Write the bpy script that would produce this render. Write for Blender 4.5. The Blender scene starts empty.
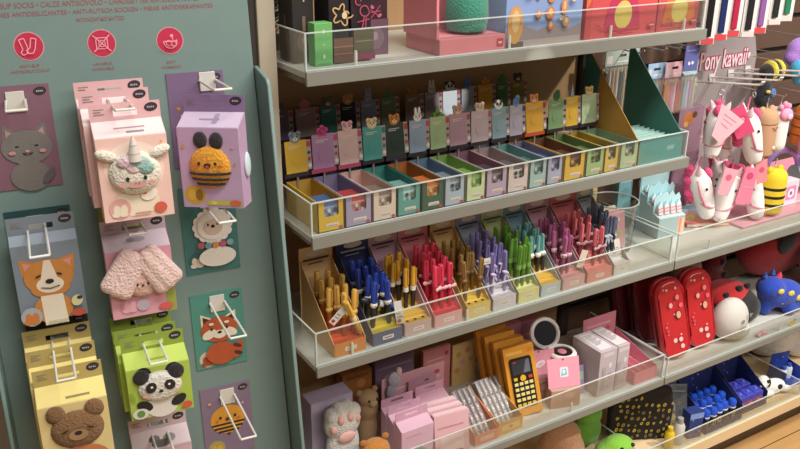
import bpy, bmesh, math, random
from mathutils import Matrix, Vector, Euler
random.seed(7)
SC = bpy.context.scene
COL = SC.collection
R = math.radians
def T(x, y, z): return Matrix.Translation((x, y, z))
def RX(d): return Matrix.Rotation(R(d), 4, 'X')
def RY(d): return Matrix.Rotation(R(d), 4, 'Y')
def RZ(d): return Matrix.Rotation(R(d), 4, 'Z')
def SCL(x, y, z): return Matrix.Diagonal((x, y, z, 1))

# ------------------------------------------------------------------ materials
def lin(h):
    h = h.lstrip('#')
    o = []
    for i in (0, 2, 4):
        c = int(h[i:i+2], 16) / 255
        o.append(c/12.92 if c <= .04045 else ((c+.055)/1.055)**2.4)
    return (*o, 1)
MC = {}
def M(h, kind='card', rough=None):
    key = (h, kind, rough)
    if key in MC: return MC[key]
    m = bpy.data.materials.new(kind + '_' + h.strip('#')); m.use_nodes = True
    nt = m.node_tree; N = nt.nodes; L = nt.links
    b = N['Principled BSDF']; c = lin(h)
    tc = N.new('ShaderNodeTexCoord')
    nz = N.new('ShaderNodeTexNoise'); L.new(tc.outputs['Object'], nz.inputs['Vector'])
    rp = N.new('ShaderNodeMix'); rp.data_type = 'RGBA'
    sc_, am, bump, r = {'card': (35, .06, 0, .55), 'gloss': (30, .05, 0, .22), 'fuzzy': (260, .3, .9, .95), 'fabric': (400, .12, .4, .85),
        'metal': (40, .08, 0, .35), 'wall': (12, .06, .1, .8), 'satin': (30, .05, 0, .4), 'foil': (90, .35, .5, .25), 'glitter': (900, .5, .6, .25)}[kind]
    nz.inputs['Scale'].default_value = sc_; nz.inputs['Detail'].default_value = 3
    rp.inputs[6].default_value = tuple(x*(1-am) for x in c[:3]) + (1,)
    rp.inputs[7].default_value = tuple(min(1, x*(1+am)) for x in c[:3]) + (1,)
    L.new(nz.outputs['Fac'], rp.inputs[0]); L.new(rp.outputs[2], b.inputs['Base Color'])
    b.inputs['Roughness'].default_value = r if rough is None else rough
    if kind == 'metal': b.inputs['Metallic'].default_value = .7
    if kind == 'glitter': b.inputs['Coat Weight'].default_value = .6; b.inputs['Coat Roughness'].default_value = .08
    if kind in ('fuzzy',): b.inputs['Sheen Weight'].default_value = .25
    if bump:
        bp = N.new('ShaderNodeBump'); bp.inputs['Strength'].default_value = bump
        bp.inputs['Distance'].default_value = {'fuzzy': .004, 'fabric': .001, 'glitter': .0006}.get(kind, .002)
        L.new(nz.outputs['Fac'], bp.inputs['Height']); L.new(bp.outputs['Normal'], b.inputs['Normal'])
    MC[key] = m
    return m
def wood(name, a, b_, scale, planks=None, rough=.5, axis=0):
    m = bpy.data.materials.new(name); m.use_nodes = True
    nt = m.node_tree; N = nt.nodes; L = nt.links; b = N['Principled BSDF']
    tc = N.new('ShaderNodeTexCoord'); mp = N.new('ShaderNodeMapping')
    mp.inputs['Scale'].default_value = scale
    L.new(tc.outputs['Object'], mp.inputs['Vector'])
    nz = N.new('ShaderNodeTexNoise'); nz.inputs['Scale'].default_value = 4; nz.inputs['Detail'].default_value = 6
    L.new(mp.outputs[0], nz.inputs['Vector'])
    mx = N.new('ShaderNodeMix'); mx.data_type = 'RGBA'
    mx.inputs[6].default_value = lin(a); mx.inputs[7].default_value = lin(b_)
    L.new(nz.outputs['Fac'], mx.inputs[0]); out = mx.outputs[2]
    if planks:
        br = N.new('ShaderNodeTexBrick'); L.new(tc.outputs['Object'], br.inputs['Vector'])
        br.inputs['Color1'].default_value = (1, 1, 1, 1); br.inputs['Color2'].default_value = (.78, .76, .72, 1); br.inputs['Mortar'].default_value = (.25, .2, .15, 1)
        br.inputs['Scale'].default_value = 1; br.inputs['Brick Width'].default_value = planks[0]; br.inputs['Row Height'].default_value = planks[1]; br.inputs['Mortar Size'].default_value = .002
        m2 = N.new('ShaderNodeMix'); m2.data_type = 'RGBA'; m2.blend_type = 'MULTIPLY'; m2.inputs[0].default_value = 1
        L.new(out, m2.inputs[6]); L.new(br.outputs['Color'], m2.inputs[7]); out = m2.outputs[2]
    L.new(out, b.inputs['Base Color']); b.inputs['Roughness'].default_value = rough
    return m
def clear(name, tint, gloss=.06, rough=.03, haze=0.0, hz='FFFFFF'):
    m = bpy.data.materials.new(name); m.use_nodes = True
    nt = m.node_tree; N = nt.nodes; L = nt.links; N.remove(N['Principled BSDF'])
    out = N['Material Output']
    tr = N.new('ShaderNodeBsdfTransparent'); tr.inputs['Color'].default_value = tint
    gl = N.new('ShaderNodeBsdfGlossy'); gl.inputs['Roughness'].default_value = rough
    lw = N.new('ShaderNodeLayerWeight'); lw.inputs['Blend'].default_value = .25
    nz = N.new('ShaderNodeTexNoise'); nz.inputs['Scale'].default_value = 6
    ad = N.new('ShaderNodeMath'); ad.operation = 'MULTIPLY_ADD'; ad.inputs[1].default_value = .3; ad.inputs[2].default_value = gloss
    L.new(lw.outputs['Fresnel'], ad.inputs[0])
    mx = N.new('ShaderNodeMixShader'); L.new(ad.outputs[0], mx.inputs[0]); L.new(tr.outputs[0], mx.inputs[1]); L.new(gl.outputs[0], mx.inputs[2])
    if haze:
        df = N.new('ShaderNodeBsdfDiffuse'); df.inputs['Color'].default_value = lin(hz)
        m2 = N.new('ShaderNodeMixShader'); m2.inputs[0].default_value = haze
        L.new(mx.outputs[0], m2.inputs[1]); L.new(df.outputs[0], m2.inputs[2]); mx = m2
    L.new(mx.outputs[0], out.inputs['Surface'])
    return m
ACR = clear('clear_acrylic', (.95, .97, .96, 1), .02, .06, .012)
EDGE = clear('acrylic_edge', (.9, .95, .94, 1), .1, .2, .5, 'EEF4F0')  # milky white tint imitates light caught in the acrylic edges
FILM = clear('clear_film', (.96, .96, .97, 1), .015, .3, .03)
VINYL = clear('clear_vinyl', (.85, .86, .88, 1), .06, .18, .16, 'C9CCD2')  # pale haze in the colour stands in for streaky reflections

# ------------------------------------------------------------------ mesh builder
class MB:
    def __init__(s): s.v = []; s.f = []; s.mi = []; s.mats = []
    def add(s, vs, fs, mat, X=None):
        if mat not in s.mats: s.mats.append(mat)
        k = s.mats.index(mat); o = len(s.v)
        s.v += [(X @ Vector(v)) if X else Vector(v) for v in vs]
        s.f += [tuple(i+o for i in f) for f in fs]; s.mi += [k]*len(fs)
        return s
    def box(s, x0, x1, y0, y1, z0, z1, mat, X=None):
        vs = [(x, y, z) for z in (z0, z1) for y in (y0, y1) for x in (x0, x1)]
        return s.add(vs, [(0, 2, 3, 1), (4, 5, 7, 6), (0, 1, 5, 4), (2, 6, 7, 3), (0, 4, 6, 2), (1, 3, 7, 5)], mat, X)
    def prism(s, poly, y0, y1, mat, X=None, axis='y'):
        n = len(poly)
        mk = {'y': lambda p, t: (p[0], t, p[1]), 'x': lambda p, t: (t, p[0], p[1]), 'z': lambda p, t: (p[0], p[1], t)}[axis]
        vs = [mk(p, y0) for p in poly] + [mk(p, y1) for p in poly]
        fs = [tuple(range(n)), tuple(range(2*n-1, n-1, -1))] + [(i, i+n, (i+1) % n+n, (i+1) % n) for i in range(n)]
        return s.add(vs, fs, mat, X)
    def lathe(s, prof, mat, X=None, n=20, ring=False):
        vs = []; fs = []
        for r, z in prof:
            for k in range(n): a = 2*math.pi*k/n; vs.append((r*math.cos(a), r*math.sin(a), z))
        for j in range(len(prof)-1):
            for k in range(n): a = j*n+k; b = j*n+(k+1) % n; fs.append((a, b, b+n, a+n))
        if ring:
            j = (len(prof)-1)*n
            for k in range(n): fs.append((j+k, j+(k+1) % n, (k+1) % n, k))
            return s.add(vs, fs, mat, X)
        if prof[0][0] > 1e-6: fs.append(tuple(range(n-1, -1, -1)))
        if prof[-1][0] > 1e-6: o = (len(prof)-1)*n; fs.append(tuple(range(o, o+n)))
        return s.add(vs, fs, mat, X)
    def cyl(s, p0, p1, r, mat, r1=None, n=12, X=None):
        p0 = Vector(p0); p1 = Vector(p1); d = p1-p0
        q = T(*p0) @ d.to_track_quat('Z', 'Y').to_matrix().to_4x4()
        return s.lathe([(r, 0), (r if r1 is None else r1, d.length)], mat, (X @ q) if X else q, n)
    def ball(s, c, rr, mat, X=None, n=18, m=10):
        if not hasattr(rr, '__len__'): rr = (rr,)*3
        pr = [(math.sin(math.pi*j/m), -math.cos(math.pi*j/m)) for j in range(m+1)]
        q = T(*c) @ (X if X else Matrix()) @ SCL(*rr)
        pr[0] = (.001, -1); pr[-1] = (.001, 1)
        return s.lathe(pr, mat, q, n)
    def tube(s, path, r, mat, n=8, X=None, closed=False):
        P = [Vector(p) for p in path]; vs = []; fs = []; m = len(P)
        for i, p in enumerate(P):
            a = P[i-1] if (i > 0 or closed) else p; b = P[(i+1) % m] if (i < m-1 or closed) else p
            d = (b-a).normalized(); q = d.to_track_quat('Z', 'Y')
            rr = r[i] if hasattr(r, '__len__') else r
            for k in range(n): t = 2*math.pi*k/n; vs.append(p+q @ Vector((rr*math.cos(t), rr*math.sin(t), 0)))
        for i in range(m if closed else m-1):
            j = (i+1) % m
            for k in range(n): fs.append((i*n+k, i*n+(k+1) % n, j*n+(k+1) % n, j*n+k))
        if not closed: fs += [tuple(range(n-1, -1, -1)), tuple(range((m-1)*n, m*n))]
        return s.add(vs, fs, mat, X)
    def build(s, name, parent=None, bevel=0, smooth=True, X=None, kind=None, label=None, angle=42, subsurf=0):
        me = bpy.data.meshes.new(name)
        me.from_pydata([tuple(v) for v in s.v], [], s.f)
        for m in s.mats: me.materials.append(m)
        for p, k in zip(me.polygons, s.mi): p.material_index = k
        bm = bmesh.new(); bm.from_mesh(me)
        if not getattr(s, 'flat', False): bmesh.ops.recalc_face_normals(bm, faces=bm.faces)
        bm.to_mesh(me); bm.free()
        if smooth:
            for p in me.polygons: p.use_smooth = True
            me.set_sharp_from_angle(angle=R(angle))
        o = bpy.data.objects.new(name, me); COL.objects.link(o)
        if parent: o.parent = parent
        if X is not None: o.matrix_local = X
        if bevel:
            b = o.modifiers.new('bevel', 'BEVEL'); b.width = bevel; b.segments = 2; b.limit_method = 'ANGLE'; b.angle_limit = R(40)
        if subsurf:
            q = o.modifiers.new('sub', 'SUBSURF'); q.levels = q.render_levels = subsurf
        if kind: o['kind'] = kind
        if label: o['label'] = label
        return o
def tag(o, label, cat, group=None):
    o['label'] = label; o['category'] = cat
    if group: o['group'] = group
    return o
def thing(name, label, cat, X, group=None):
    o = bpy.data.objects.new(name, None); COL.objects.link(o); o.empty_display_size = .02
    o.matrix_world = X if isinstance(X, Matrix) else T(*X)
    return tag(o, label, cat, group)
def kids(o, _c={}): return [c for c in o.children]
def copy_tree(o, X, label=None, group=None, parent=None):
    c = o.copy(); COL.objects.link(c)
    if parent: c.parent = parent
    else:
        c.matrix_world = X
        if label: c['label'] = label
        if group: c['group'] = group
    for ch in list(o.children): copy_tree(ch, None, parent=c)
    return c
# ------------------------------------------------------------------ printed artwork (flat prints on real faces), in millimetres
def E(cx, cy, rx, ry, col, rot=0, n=22):
    a = R(rot); ps = []
    for k in range(n):
        t = 2*math.pi*k/n; x = rx*math.cos(t); y = ry*math.sin(t)
        ps.append((cx+x*math.cos(a)-y*math.sin(a), cy+x*math.sin(a)+y*math.cos(a)))
    return (ps, col)
def B(x0, y0, x1, y1, col): return ([(x0, y0), (x1, y0), (x1, y1), (x0, y1)], col)
def PG(col, *ps): return (list(ps), col)
def RB(x0, y0, x1, y1, r, col):
    ps = []
    for cx, cy, a0 in ((x1-r, y1-r, 0), (x0+r, y1-r, 90), (x0+r, y0+r, 180), (x1-r, y0+r, 270)):
        for k in range(5): t = R(a0+k*22.5); ps.append((cx+r*math.cos(t), cy+r*math.sin(t)))
    return (ps, col)
def ST(x0, y0, x1, y1, w, col):
    d = Vector((x1-x0, y1-y0)).normalized(); q = Vector((-d.y, d.x))*w/2
    return ([(x0-q.x, y0-q.y), (x1-q.x, y1-q.y), (x1+q.x, y1+q.y), (x0+q.x, y0+q.y)], col)
def ring(cx, cy, r, w, col, n=24, a0=0, a1=360):
    return [ST(cx+r*math.cos(R(a0+(a1-a0)*k/n)), cy+r*math.sin(R(a0+(a1-a0)*k/n)), cx+r*math.cos(R(a0+(a1-a0)*(k+1.15)/n)), cy+r*math.sin(R(a0+(a1-a0)*(k+1.15)/n)), w, col) for k in range(n)]
def art(parent, name, shapes, y=0, x=0, z=0, s=1.0, X=None, label=None, step=.00025, kind='card'):
    mb = MB(); mb.flat = True
    for i, (ps, col) in enumerate(shapes):
        mat = col if not isinstance(col, str) else M(col, kind)
        ar = sum(ps[k-1][0]*ps[k][1]-ps[k][0]*ps[k-1][1] for k in range(len(ps)))
        if ar < 0: ps = ps[::-1]
        mb.add([(x+p[0]*s/1000, y-.0004-i*step, z+p[1]*s/1000) for p in ps], [tuple(range(len(ps)))], mat)
    return mb.build(name, parent, smooth=False, X=X, label=label)
def text_geo(body, size, extrude=0, bold=0):
    cu = bpy.data.curves.new('t', 'FONT'); cu.body = body; cu.size = size; cu.extrude = extrude; cu.offset = bold
    cu.align_x = 'CENTER'; cu.align_y = 'CENTER'; cu.resolution_u = 3
    o = bpy.data.objects.new('t', cu); COL.objects.link(o)
    bpy.context.view_layer.update()
    dg = bpy.context.evaluated_depsgraph_get(); me = o.evaluated_get(dg).to_mesh()
    vs = [v.co.copy() for v in me.vertices]; fs = [tuple(p.vertices) for p in me.polygons]
    o.evaluated_get(dg).to_mesh_clear(); bpy.data.objects.remove(o); bpy.data.curves.remove(cu)
    return vs, fs
def text(parent, name, body, size, mat, X, extrude=0.0002, bold=0, sx=1):
    vs, fs = text_geo(body, size, extrude, bold)
    mb = MB(); mb.add(vs, fs, mat, X @ RX(90) @ SCL(sx, 1, 1))
    return mb.build(name, parent, smooth=False)


# ------------------------------------------------------------------ camera
cam = bpy.data.cameras.new('camera'); cam.sensor_fit = 'HORIZONTAL'; cam.sensor_width = 36; cam.lens = 839.33*36/800; cam.clip_start = .02
co = bpy.data.objects.new('camera', cam); COL.objects.link(co); SC.camera = co
yaw, pit, rol = .5469, .3778, .0059
fw = Vector((math.sin(yaw)*math.cos(pit), math.cos(yaw)*math.cos(pit), -math.sin(pit)))
rt = Vector((math.cos(yaw), -math.sin(yaw), 0)); up = rt.cross(fw)
r2 = rt*math.cos(rol)+up*math.sin(rol); u2 = up*math.cos(rol)-rt*math.sin(rol)
mw = Matrix((r2, u2, -fw)).transposed().to_4x4(); mw.translation = (-.5896, -1.2707, 1.6073)
co.matrix_world = mw

# ------------------------------------------------------------------ light
def area(n, loc, sx, sy, pw, col, tgt=None, spread=180):
    l = bpy.data.lights.new(n, 'AREA'); l.shape = 'RECTANGLE'; l.size = sx; l.size_y = sy; l.energy = pw; l.color = col; l.spread = R(spread)
    o = bpy.data.objects.new(n, l); COL.objects.link(o); o.location = loc
    if tgt: o.rotation_euler = (Vector(tgt)-Vector(loc)).to_track_quat('-Z', 'Y').to_euler()
    return o
def spot(n, loc, tgt, pw, col, ang, blend=.4, rad=.03):
    l = bpy.data.lights.new(n, 'SPOT'); l.energy = pw; l.color = col; l.spot_size = R(ang); l.spot_blend = blend; l.shadow_soft_size = rad
    o = bpy.data.objects.new(n, l); COL.objects.link(o); o.location = loc
    o.rotation_euler = (Vector(tgt)-Vector(loc)).to_track_quat('-Z', 'Y').to_euler(); return o
area('ceiling_panel_light', (.7, -1.1, 3.05), 2.6, .5, 80, (1, .96, .90))
area('aisle_light', (.9, -2.9, 3.05), 3.5, .8, 80, (1, .94, .87))
spot('track_spot', (2.4, -1.6, 3.0), (1.5, .1, .95), 260, (1, .95, .88), 40, .7, .06)
spot('far_track_spot', (.60, -3.9, 2.88), (.497, .278, 1.172), 620, (1, .97, .92), 1.3, .8, .004)
w = bpy.data.worlds.new('shop_air'); SC.world = w; w.use_nodes = True
w.node_tree.nodes['Background'].inputs[0].default_value = (1, .93, .85, 1); w.node_tree.nodes['Background'].inputs[1].default_value = .15
SC.view_settings.view_transform = 'Standard'; SC.view_settings.look = 'None'; SC.view_settings.exposure = 0; SC.view_settings.gamma = 1

# ------------------------------------------------------------------ setting
def struct(mb, n, **k):
    return mb.build(n, None, kind='structure', **k)
FLOORW = wood('oak_floor', 'B98E58', 'D2A972', (1.2, 14, 1), (1.2, .09), .4)
BACKW = wood('brown_backing', 'A98860', 'B8946A', (18, 18, 2), None, .6)
PLYW = wood('pale_deck_wood', 'D8BC90', 'E5CDA6', (2, 18, 10), None, .5)
struct(MB().box(-2.2, 3.6, -4.2, .5, -.05, 0, FLOORW), 'floor')
struct(MB().box(-2.2, 3.6, .5, .6, 0, 3.1, M('A79A86', 'wall')), 'wall_back')
# slatted wall behind the right-hand bay
mb = MB(); sl = M('5F4A3E', 'satin'); sd = M('382B25', 'satin')
mb.box(.93, 3.2, .40, .42, 0, 2.2, sd)
for k in range(20): mb.box(.93, 3.2, .385, .40, .16+k*.1, .245+k*.1, sl)
slat = tag(mb.build('slatwall_panel', None, bevel=.002), 'dark brown slatted wall panel behind the right bay with hanging rails', 'wall panel')
# left bay back board + upright post + dark strip for shade
tag(MB().box(0.0, .915, .331, .345, 0, 1.9, BACKW).build('back_board', None), 'warm brown back board of the left shelf bay behind the bookmarks', 'back board')
tag(MB().box(.918, .948, .315, .345, 0, 1.9, M('332B27', 'satin')).build('shelf_upright', None, bevel=.002), 'dark upright post at the right edge of the brown back board', 'upright')
tag(MB().box(-.057, -.044, .105, .40, 0, 2.0, M('3B3633', 'satin')).build('shelf_upright', None, bevel=.001), 'dark strip imitating the shaded gap beside the teal sock display, left of the beige column', 'upright')  # dark colour stands in for the shade beside the end panel
tag(MB().box(-.042, -.009, .10, .40, 0, 2.0, M('B5AA96', 'wall')).build('end_panel', None, bevel=.002), 'beige end panel standing between the teal sock display and the shelves', 'end panel')

SHELF = M('C9C8C0', 'satin'); LIP = M('85857D', 'satin')  # LIP grey is darkened to carry the shade on the shelf fronts
def shelf(x0, x1, zt, zb, label, rail=False):
    t = thing('shelf', label, 'shelf', (x0, .32, zb))
    MB().box(0, x1-x0, -.315, .008, zt-zb-.012, zt-zb, SHELF).build('shelf_board', t, bevel=.0015)
    MB().prism([(-.32, 0), (-.313, 0), (-.313, zt-zb), (-.32, zt-zb)], 0, x1-x0, LIP, axis='x').build('front_rail', t, bevel=.0012)
    for sx in (.012, x1-x0-.012): MB().box(sx-.006, sx+.006, -.29, .008, 0, zt-zb-.012, LIP).build('bracket', t, bevel=.001)
    return t
S1, S2, S3, S4, S5 = 1.326, 1.027, .757, .412, .139
shelf(0, .985, S1, 1.301, 'topmost pale grey shelf carrying mugs, bottles and gift boxes')
shelf(0, .985, S2, 1.002, 'second pale grey shelf from the top carrying the bookmark boxes')
shelf(0, .982, S3, .7336, 'third pale grey shelf from the top carrying the pen trays')
shelf(0, 1.006, S4, .392, 'fourth grey shelf of the left bay with pink boxes and toy calculators')
shelf(.986, 2.3, S3, .7336, 'grey shelf of the right bay carrying horse pouches and the pink mat')
shelf(1.010, 2.3, S4, .392, 'grey shelf of the right bay carrying red cases and plush toys')
# bottom deck with recessed plinth
t = thing('bottom_deck', 'pale wooden bottom deck near the floor with navy goods on it', 'deck', (0, .33, 0))
MB().box(0, 2.3, -.33, 0, .100, S5, PLYW).build('deck_board', t, bevel=.002)
MB().box(.02, 2.28, -.27, 0, 0, .100, M('4A3A2C', 'satin')).build('plinth', t)

def guard(x0, x1, z, h, label, sides=(1, 1), pegs=(), depth=.285, tone=None):
    """clear acrylic rim: front pane + side panes with their polished edges (whitened for caught light) and small pegs"""
    t = thing('acrylic_guard', label, 'shelf guard', (x0, 0, z)); w_ = x1-x0
    f = MB().box(0, w_, .006, .0085, .0005, h, ACR).build('front_pane', t)
    MB().box(0, w_, .0058, .0087, h, h+.0022, EDGE).build('polished_edge', f)
    MB().box(0, w_, .0055, .0090, .0005, .002, EDGE).build('polished_edge', f)
    for k, xx in ((0, 0), (1, w_-.0025)):
        if not sides[k]: continue
        s_ = MB().box(xx, xx+.0025, .0092, depth, .0005, h, ACR).build('side_pane', t)
        m2 = MB(); m2.box(xx-.0002, xx+.0027, .0092, depth, h, h+.0022, EDGE); m2.build('polished_edge', s_)
        MB().box(xx-.0004, xx+.0029, .0045, .0092, .0005, h+.0022, EDGE).build('corner_edge', s_)
    for p in pegs:
        MB().lathe([(.003, 0), (.003, .022), (.0022, .026)], M('E8E6DE', 'gloss'), T(p-x0, .012, .0005), 10).build('peg', t)
    return t
guard(.001, .975, S1, .062, 'clear acrylic rim along the topmost shelf in front of the gift boxes', pegs=(.10, .70, .92, .435))
guard(.001, .975, S2, .062, 'clear acrylic rim along the bookmark shelf', pegs=())
guard(.001, .972, S3, .070, 'clear acrylic rim along the front of the pen tray shelf', pegs=(.083, .36))
guard(.001, 1.003, S4, .070, 'clear acrylic rim in front of the pink boxes and calculators', sides=(0, 1), pegs=(.69,))
guard(.992, 2.25, S3, .068, 'clear acrylic rim before the pink mat in the right bay', pegs=(1.12,))
guard(1.016, 2.25, S4, .055, 'clear acrylic rim before the red cases and plush toys', pegs=(1.5,))
guard(.96, 1.664, S5, .050, 'low clear acrylic rim on the bottom wooden deck', sides=(1, 1), depth=.29)

# ------------------------------------------------------------------ sock display board (teal), leaning slightly back
PM = T(-.095, 0, 1.348) @ RZ(-7) @ RX(-3.5)
TEAL = M('788F8B', 'satin', .5)
t = thing('sock_display_board', 'teal display board with red round symbols, holding animal sock packs on white hooks', 'display board', PM @ T(-.215, .012, -1.346))
BX = (T(-.215, .012, -1.346)).inverted()      # board coordinates (a, -n, b) into the base-centred thing
MB().prism([(-.432, .22), (-.002, .22), (.002, 0), (.035, -1.346), (-.432, -1.346)], 0, .012, TEAL, BX).build('backing_panel', t, bevel=.001)
fp = [(.012, -.004), (0.0, -.002), (-.062, -.014), (-.070, -.024), (-.070, -1.345), (.012, -1.345)]
SHR = Matrix(((1, 0, -.026, 0), (0, 1, 0, 0), (0, 0, 1, 0), (0, 0, 0, 1)))
MB().prism(fp, .003, .0095, TEAL, BX @ SHR, axis='x').build('side_flange', t, bevel=.0015)
MB().prism(fp, -.438, -.432, TEAL, BX, axis='x').build('side_flange', t, bevel=.0015)
RED = 'C32B4E'
def on(a, b, n=0.0): return BX @ T(a, -n, b)
for k, (a, b) in enumerate(((-.323, .050), (-.2235, .048), (-.1245, .046))):
    sh = [E(0, 0, 20.5, 20.5, 'C9A09C', n=36), E(0, 0, 19, 19, RED, n=36)]
    pk = 'F0A3AE'
    if k == 0:   # pair of socks
        for dx, ro in ((-6, 15), (5, -12)):
            c_, s_ = math.cos(R(ro)), math.sin(R(ro))
            o = [(-3.5, 11), (3.5, 11), (3.5, -3), (1.5, -10), (-6, -11), (-7.5, -6.5), (-3.5, -3)]
            o = [(x*c_-y*s_+dx, x*s_+y*c_) for x, y in o]
            sh += [ST(*o[i], *o[(i+1) % len(o)], 1.5, pk) for i in range(len(o))]
    elif k == 1:  # crossed-out square
        sq = [(-8, -8), (8, -8), (8, 8), (-8, 8)]
        sh += [ST(*sq[i], *sq[(i+1) % 4], 1.5, pk) for i in range(4)] + [ST(-12, -12, 12, 12, 1.6, pk), ST(-12, 12, 12, -12, 1.6, pk)] + ring(0, 0, 4.5, 1.2, pk, 14)
    else:         # curled foot with drops
        sh += ring(0, -2, 9.5, 1.6, pk, 18, 170, 380) + ring(-3, -3, 4, 1.3, pk, 12) + ring(4, -4, 3.6, 1.3, pk, 12) + [E(1.5, 8, 2.4, 2.4, pk), ST(-10, 0, 9, 0, 1.5, pk), ST(1.5, 7, 3, 2, 1.2, pk)]
    art(t, 'printed_symbol', sh, X=on(a, b, .0))
TX = M('A35A63', 'card')
for body, a, b, sz in (('ANTI-SLIP SOCKS \u2022 CALZE ANTISCIVOLO \u2022 CHAUSSETTES ANTID\u00c9RAPANTES', -.225, .1065, .0108), ('CALCETINES ANTIDESLIZANTES \u2022 ANTI-RUTSCH SOCKEN \u2022 MEIAS ANTIDERRAPANTES', -.2225, .0945, .0092),
                      ('\u0391\u039d\u03a4\u0399\u039f\u039b\u0399\u03a3\u0398\u0397\u03a4\u0399\u039a\u0395\u03a3 \u039a\u0391\u039b\u03a4\u03a3\u0395\u03a3', -.221, .0826, .0076)):
    vs, fs = text_geo(body, sz); wd = max(v.x for v in vs)-min(v.x for v in vs)
    want = {0: .30, 1: .335, 2: .068}[(.1065, .0945, .0826).index(b)]
    mb = MB(); mb.flat = True; mb.add(vs, fs, TX, BX @ T(a, -.0005, b) @ RX(90) @ SCL(want/wd, 1, 1)); mb.build('lettering', t, smooth=False)
for a, b, l1, l2 in ((-.326, .021, 'ANTI-SLIP', 'ANTISDRUCCIOLO'), (-.226, .017, 'LAVABILE', 'WASHABLE'), (-.126, .012, 'SOFT', 'MORBIDO')):
    for k, s_ in enumerate((l1, l2)):
        vs, fs = text_geo(s_, .0062); mb = MB(); mb.flat = True; mb.add(vs, fs, TX, BX @ T(a, -.0005, b+.001-.0075*k) @ RX(90)); mb.build('caption', t, smooth=False)

# ---- animal drawings, mm, about 80 wide, centred
DK = '2A2426'
def eyes(dx, y, r=2.6, c=DK): return [E(-dx, y, r, r*1.25, c), E(dx, y, r, r*1.25, c)]
def f_cat():
    g = '77726F'; return [PG(g, (-34, 10), (-30, 42), (-10, 26)), PG(g, (34, 10), (30, 42), (10, 26)), PG('B98D92', (28, 20), (27, 34), (16, 25)), PG('B98D92', (-28, 20), (-27, 34), (-16, 25)), E(0, 4, 37, 27, g), E(0, -42, 30, 24, g),
        E(-14, 6, 3, 1.2, DK), E(14, 6, 3, 1.2, DK), E(0, -2, 3, 2, 'D98F93'), E(-4, -6, 4, 1, DK, -20), E(4, -6, 4, 1, DK, 20), E(22, -3, 5, 3, 'C98B8E'), E(-22, -3, 5, 3, 'C98B8E'), E(26, -44, 14, 6, '5E5A58', 50)]
def f_bee(r=30, cy=0):
    o = [E(0, cy, r, r*.92, 'D99A32')]
    for yy in (-.28, -.52, -.74):
        hw = r*math.sqrt(max(0, 1-(yy/.92)**2)); o.append(B(-hw, cy+r*yy-r*.06, hw, cy+r*yy+r*.06, DK))
    o.append(PG(DK, (-4, cy-r*.88), (4, cy-r*.88), (0, cy-r*1.05)))
    return o+[E(-r*.42, cy+r*.18, 2.4, 2.8, DK), E(r*.42, cy+r*.18, 2.4, 2.8, DK), E(0, cy+r*.05, 4.5, 3.4, '6B2B22'), E(-r*.62, cy+r*.02, 3, 2, 'D4703A'), E(r*.62, cy+r*.02, 3, 2, 'D4703A')]
def f_dog():
    w = 'E3DDD2'; o = [E(0, 46, 15, 14, w)]
    for k in range(14): a = 2*math.pi*k/14; o.append(E(30*math.cos(a), 14+27*math.sin(a), 9, 9, w))
    o += [E(0, 14, 30, 27, w), E(0, 12, 19, 16, 'CDB9A6'), E(0, 14, 4, 3.2, DK)]+eyes(9, 18, 2)
    o += [E(4, -48, 36, 20, w)]
    for k, c in enumerate(('B65B66', '6E98A0', 'C98C4A', 'BC5B72', '7FA39A')): o.append(E(-26+14*k, -24+.6*abs(k-2)**2, 6.5, 6.5, c))
    return o
def f_corgi():
    o_ = 'C98743'; return [PG(o_, (-40, 12), (-42, 42), (-14, 34)), PG(o_, (40, 12), (42, 42), (14, 34)), PG('D9998A', (-34, 16), (-37, 36), (-20, 31)), PG('D9998A', (34, 16), (37, 36), (20, 31)), E(0, 8, 38, 30, o_), E(0, -12, 30, 16, o_),
        PG('EADFCB', (-5, 36), (5, 36), (13, 4), (-13, 4)), E(0, -6, 21, 14, 'EADFCB'), E(0, -48, 30, 26, o_), PG('EADFCB', (-17, -24), (17, -24), (20, -76), (-16, -76)), E(0, 0, 6.5, 4.2, DK), E(-16, 11, 5, 1.6, DK, 20), E(16, 11, 5, 1.6, DK, -20), ST(-14, -9, 0, -12, 1.8, DK), ST(0, -12, 14, -9, 1.8, DK)]
def f_lamb():
    return [E(0, 0, 20, 24, 'E3B7AE'), E(-8, -3, 2, 2.4, DK), E(8, -3, 2, 2.4, DK), E(0, -5, 2.4, 1.8, DK), E(-13, -9, 4, 2.6, 'D98B93'), E(13, -9, 4, 2.6, 'D98B93')]
def f_bear():
    b = '84613F'; return [E(-26, 32, 13, 13, b), E(26, 32, 13, 13, b), E(-26, 32, 7, 7, '9A7450'), E(26, 32, 7, 7, '9A7450'), E(0, 6, 36, 30, b), E(0, -4, 15, 10, '9E7B57'), E(0, -1, 5.5, 3.8, DK), E(-19, 3, 5, 1.4, DK, 20), E(19, 3, 5, 1.4, DK, -20), E(0, -44, 38, 24, 'C4794F'), E(-17, -52, 13, 14, b), E(17, -52, 13, 14, b)]
def f_panda():
    w = 'DDD9CF'; return [E(-28, 30, 15, 15, DK), E(28, 30, 15, 15, DK), E(0, 4, 37, 29, w), E(0, -42, 30, 24, w), E(-32, -36, 16, 10, DK, -30), E(32, -36, 16, 10, DK, 30), E(-15, 8, 8, 10, DK, -25), E(15, 8, 8, 10, DK, 25), E(-14, 9, 2, 2, w), E(14, 9, 2, 2, w), E(0, 0, 3.4, 2.4, DK), E(-24, -5, 5, 3, 'DBA7A0'), E(24, -5, 5, 3, 'DBA7A0'), ST(-4, -6, 0, -8, 1.3, DK), ST(0, -8, 4, -6, 1.3, DK)]
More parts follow.
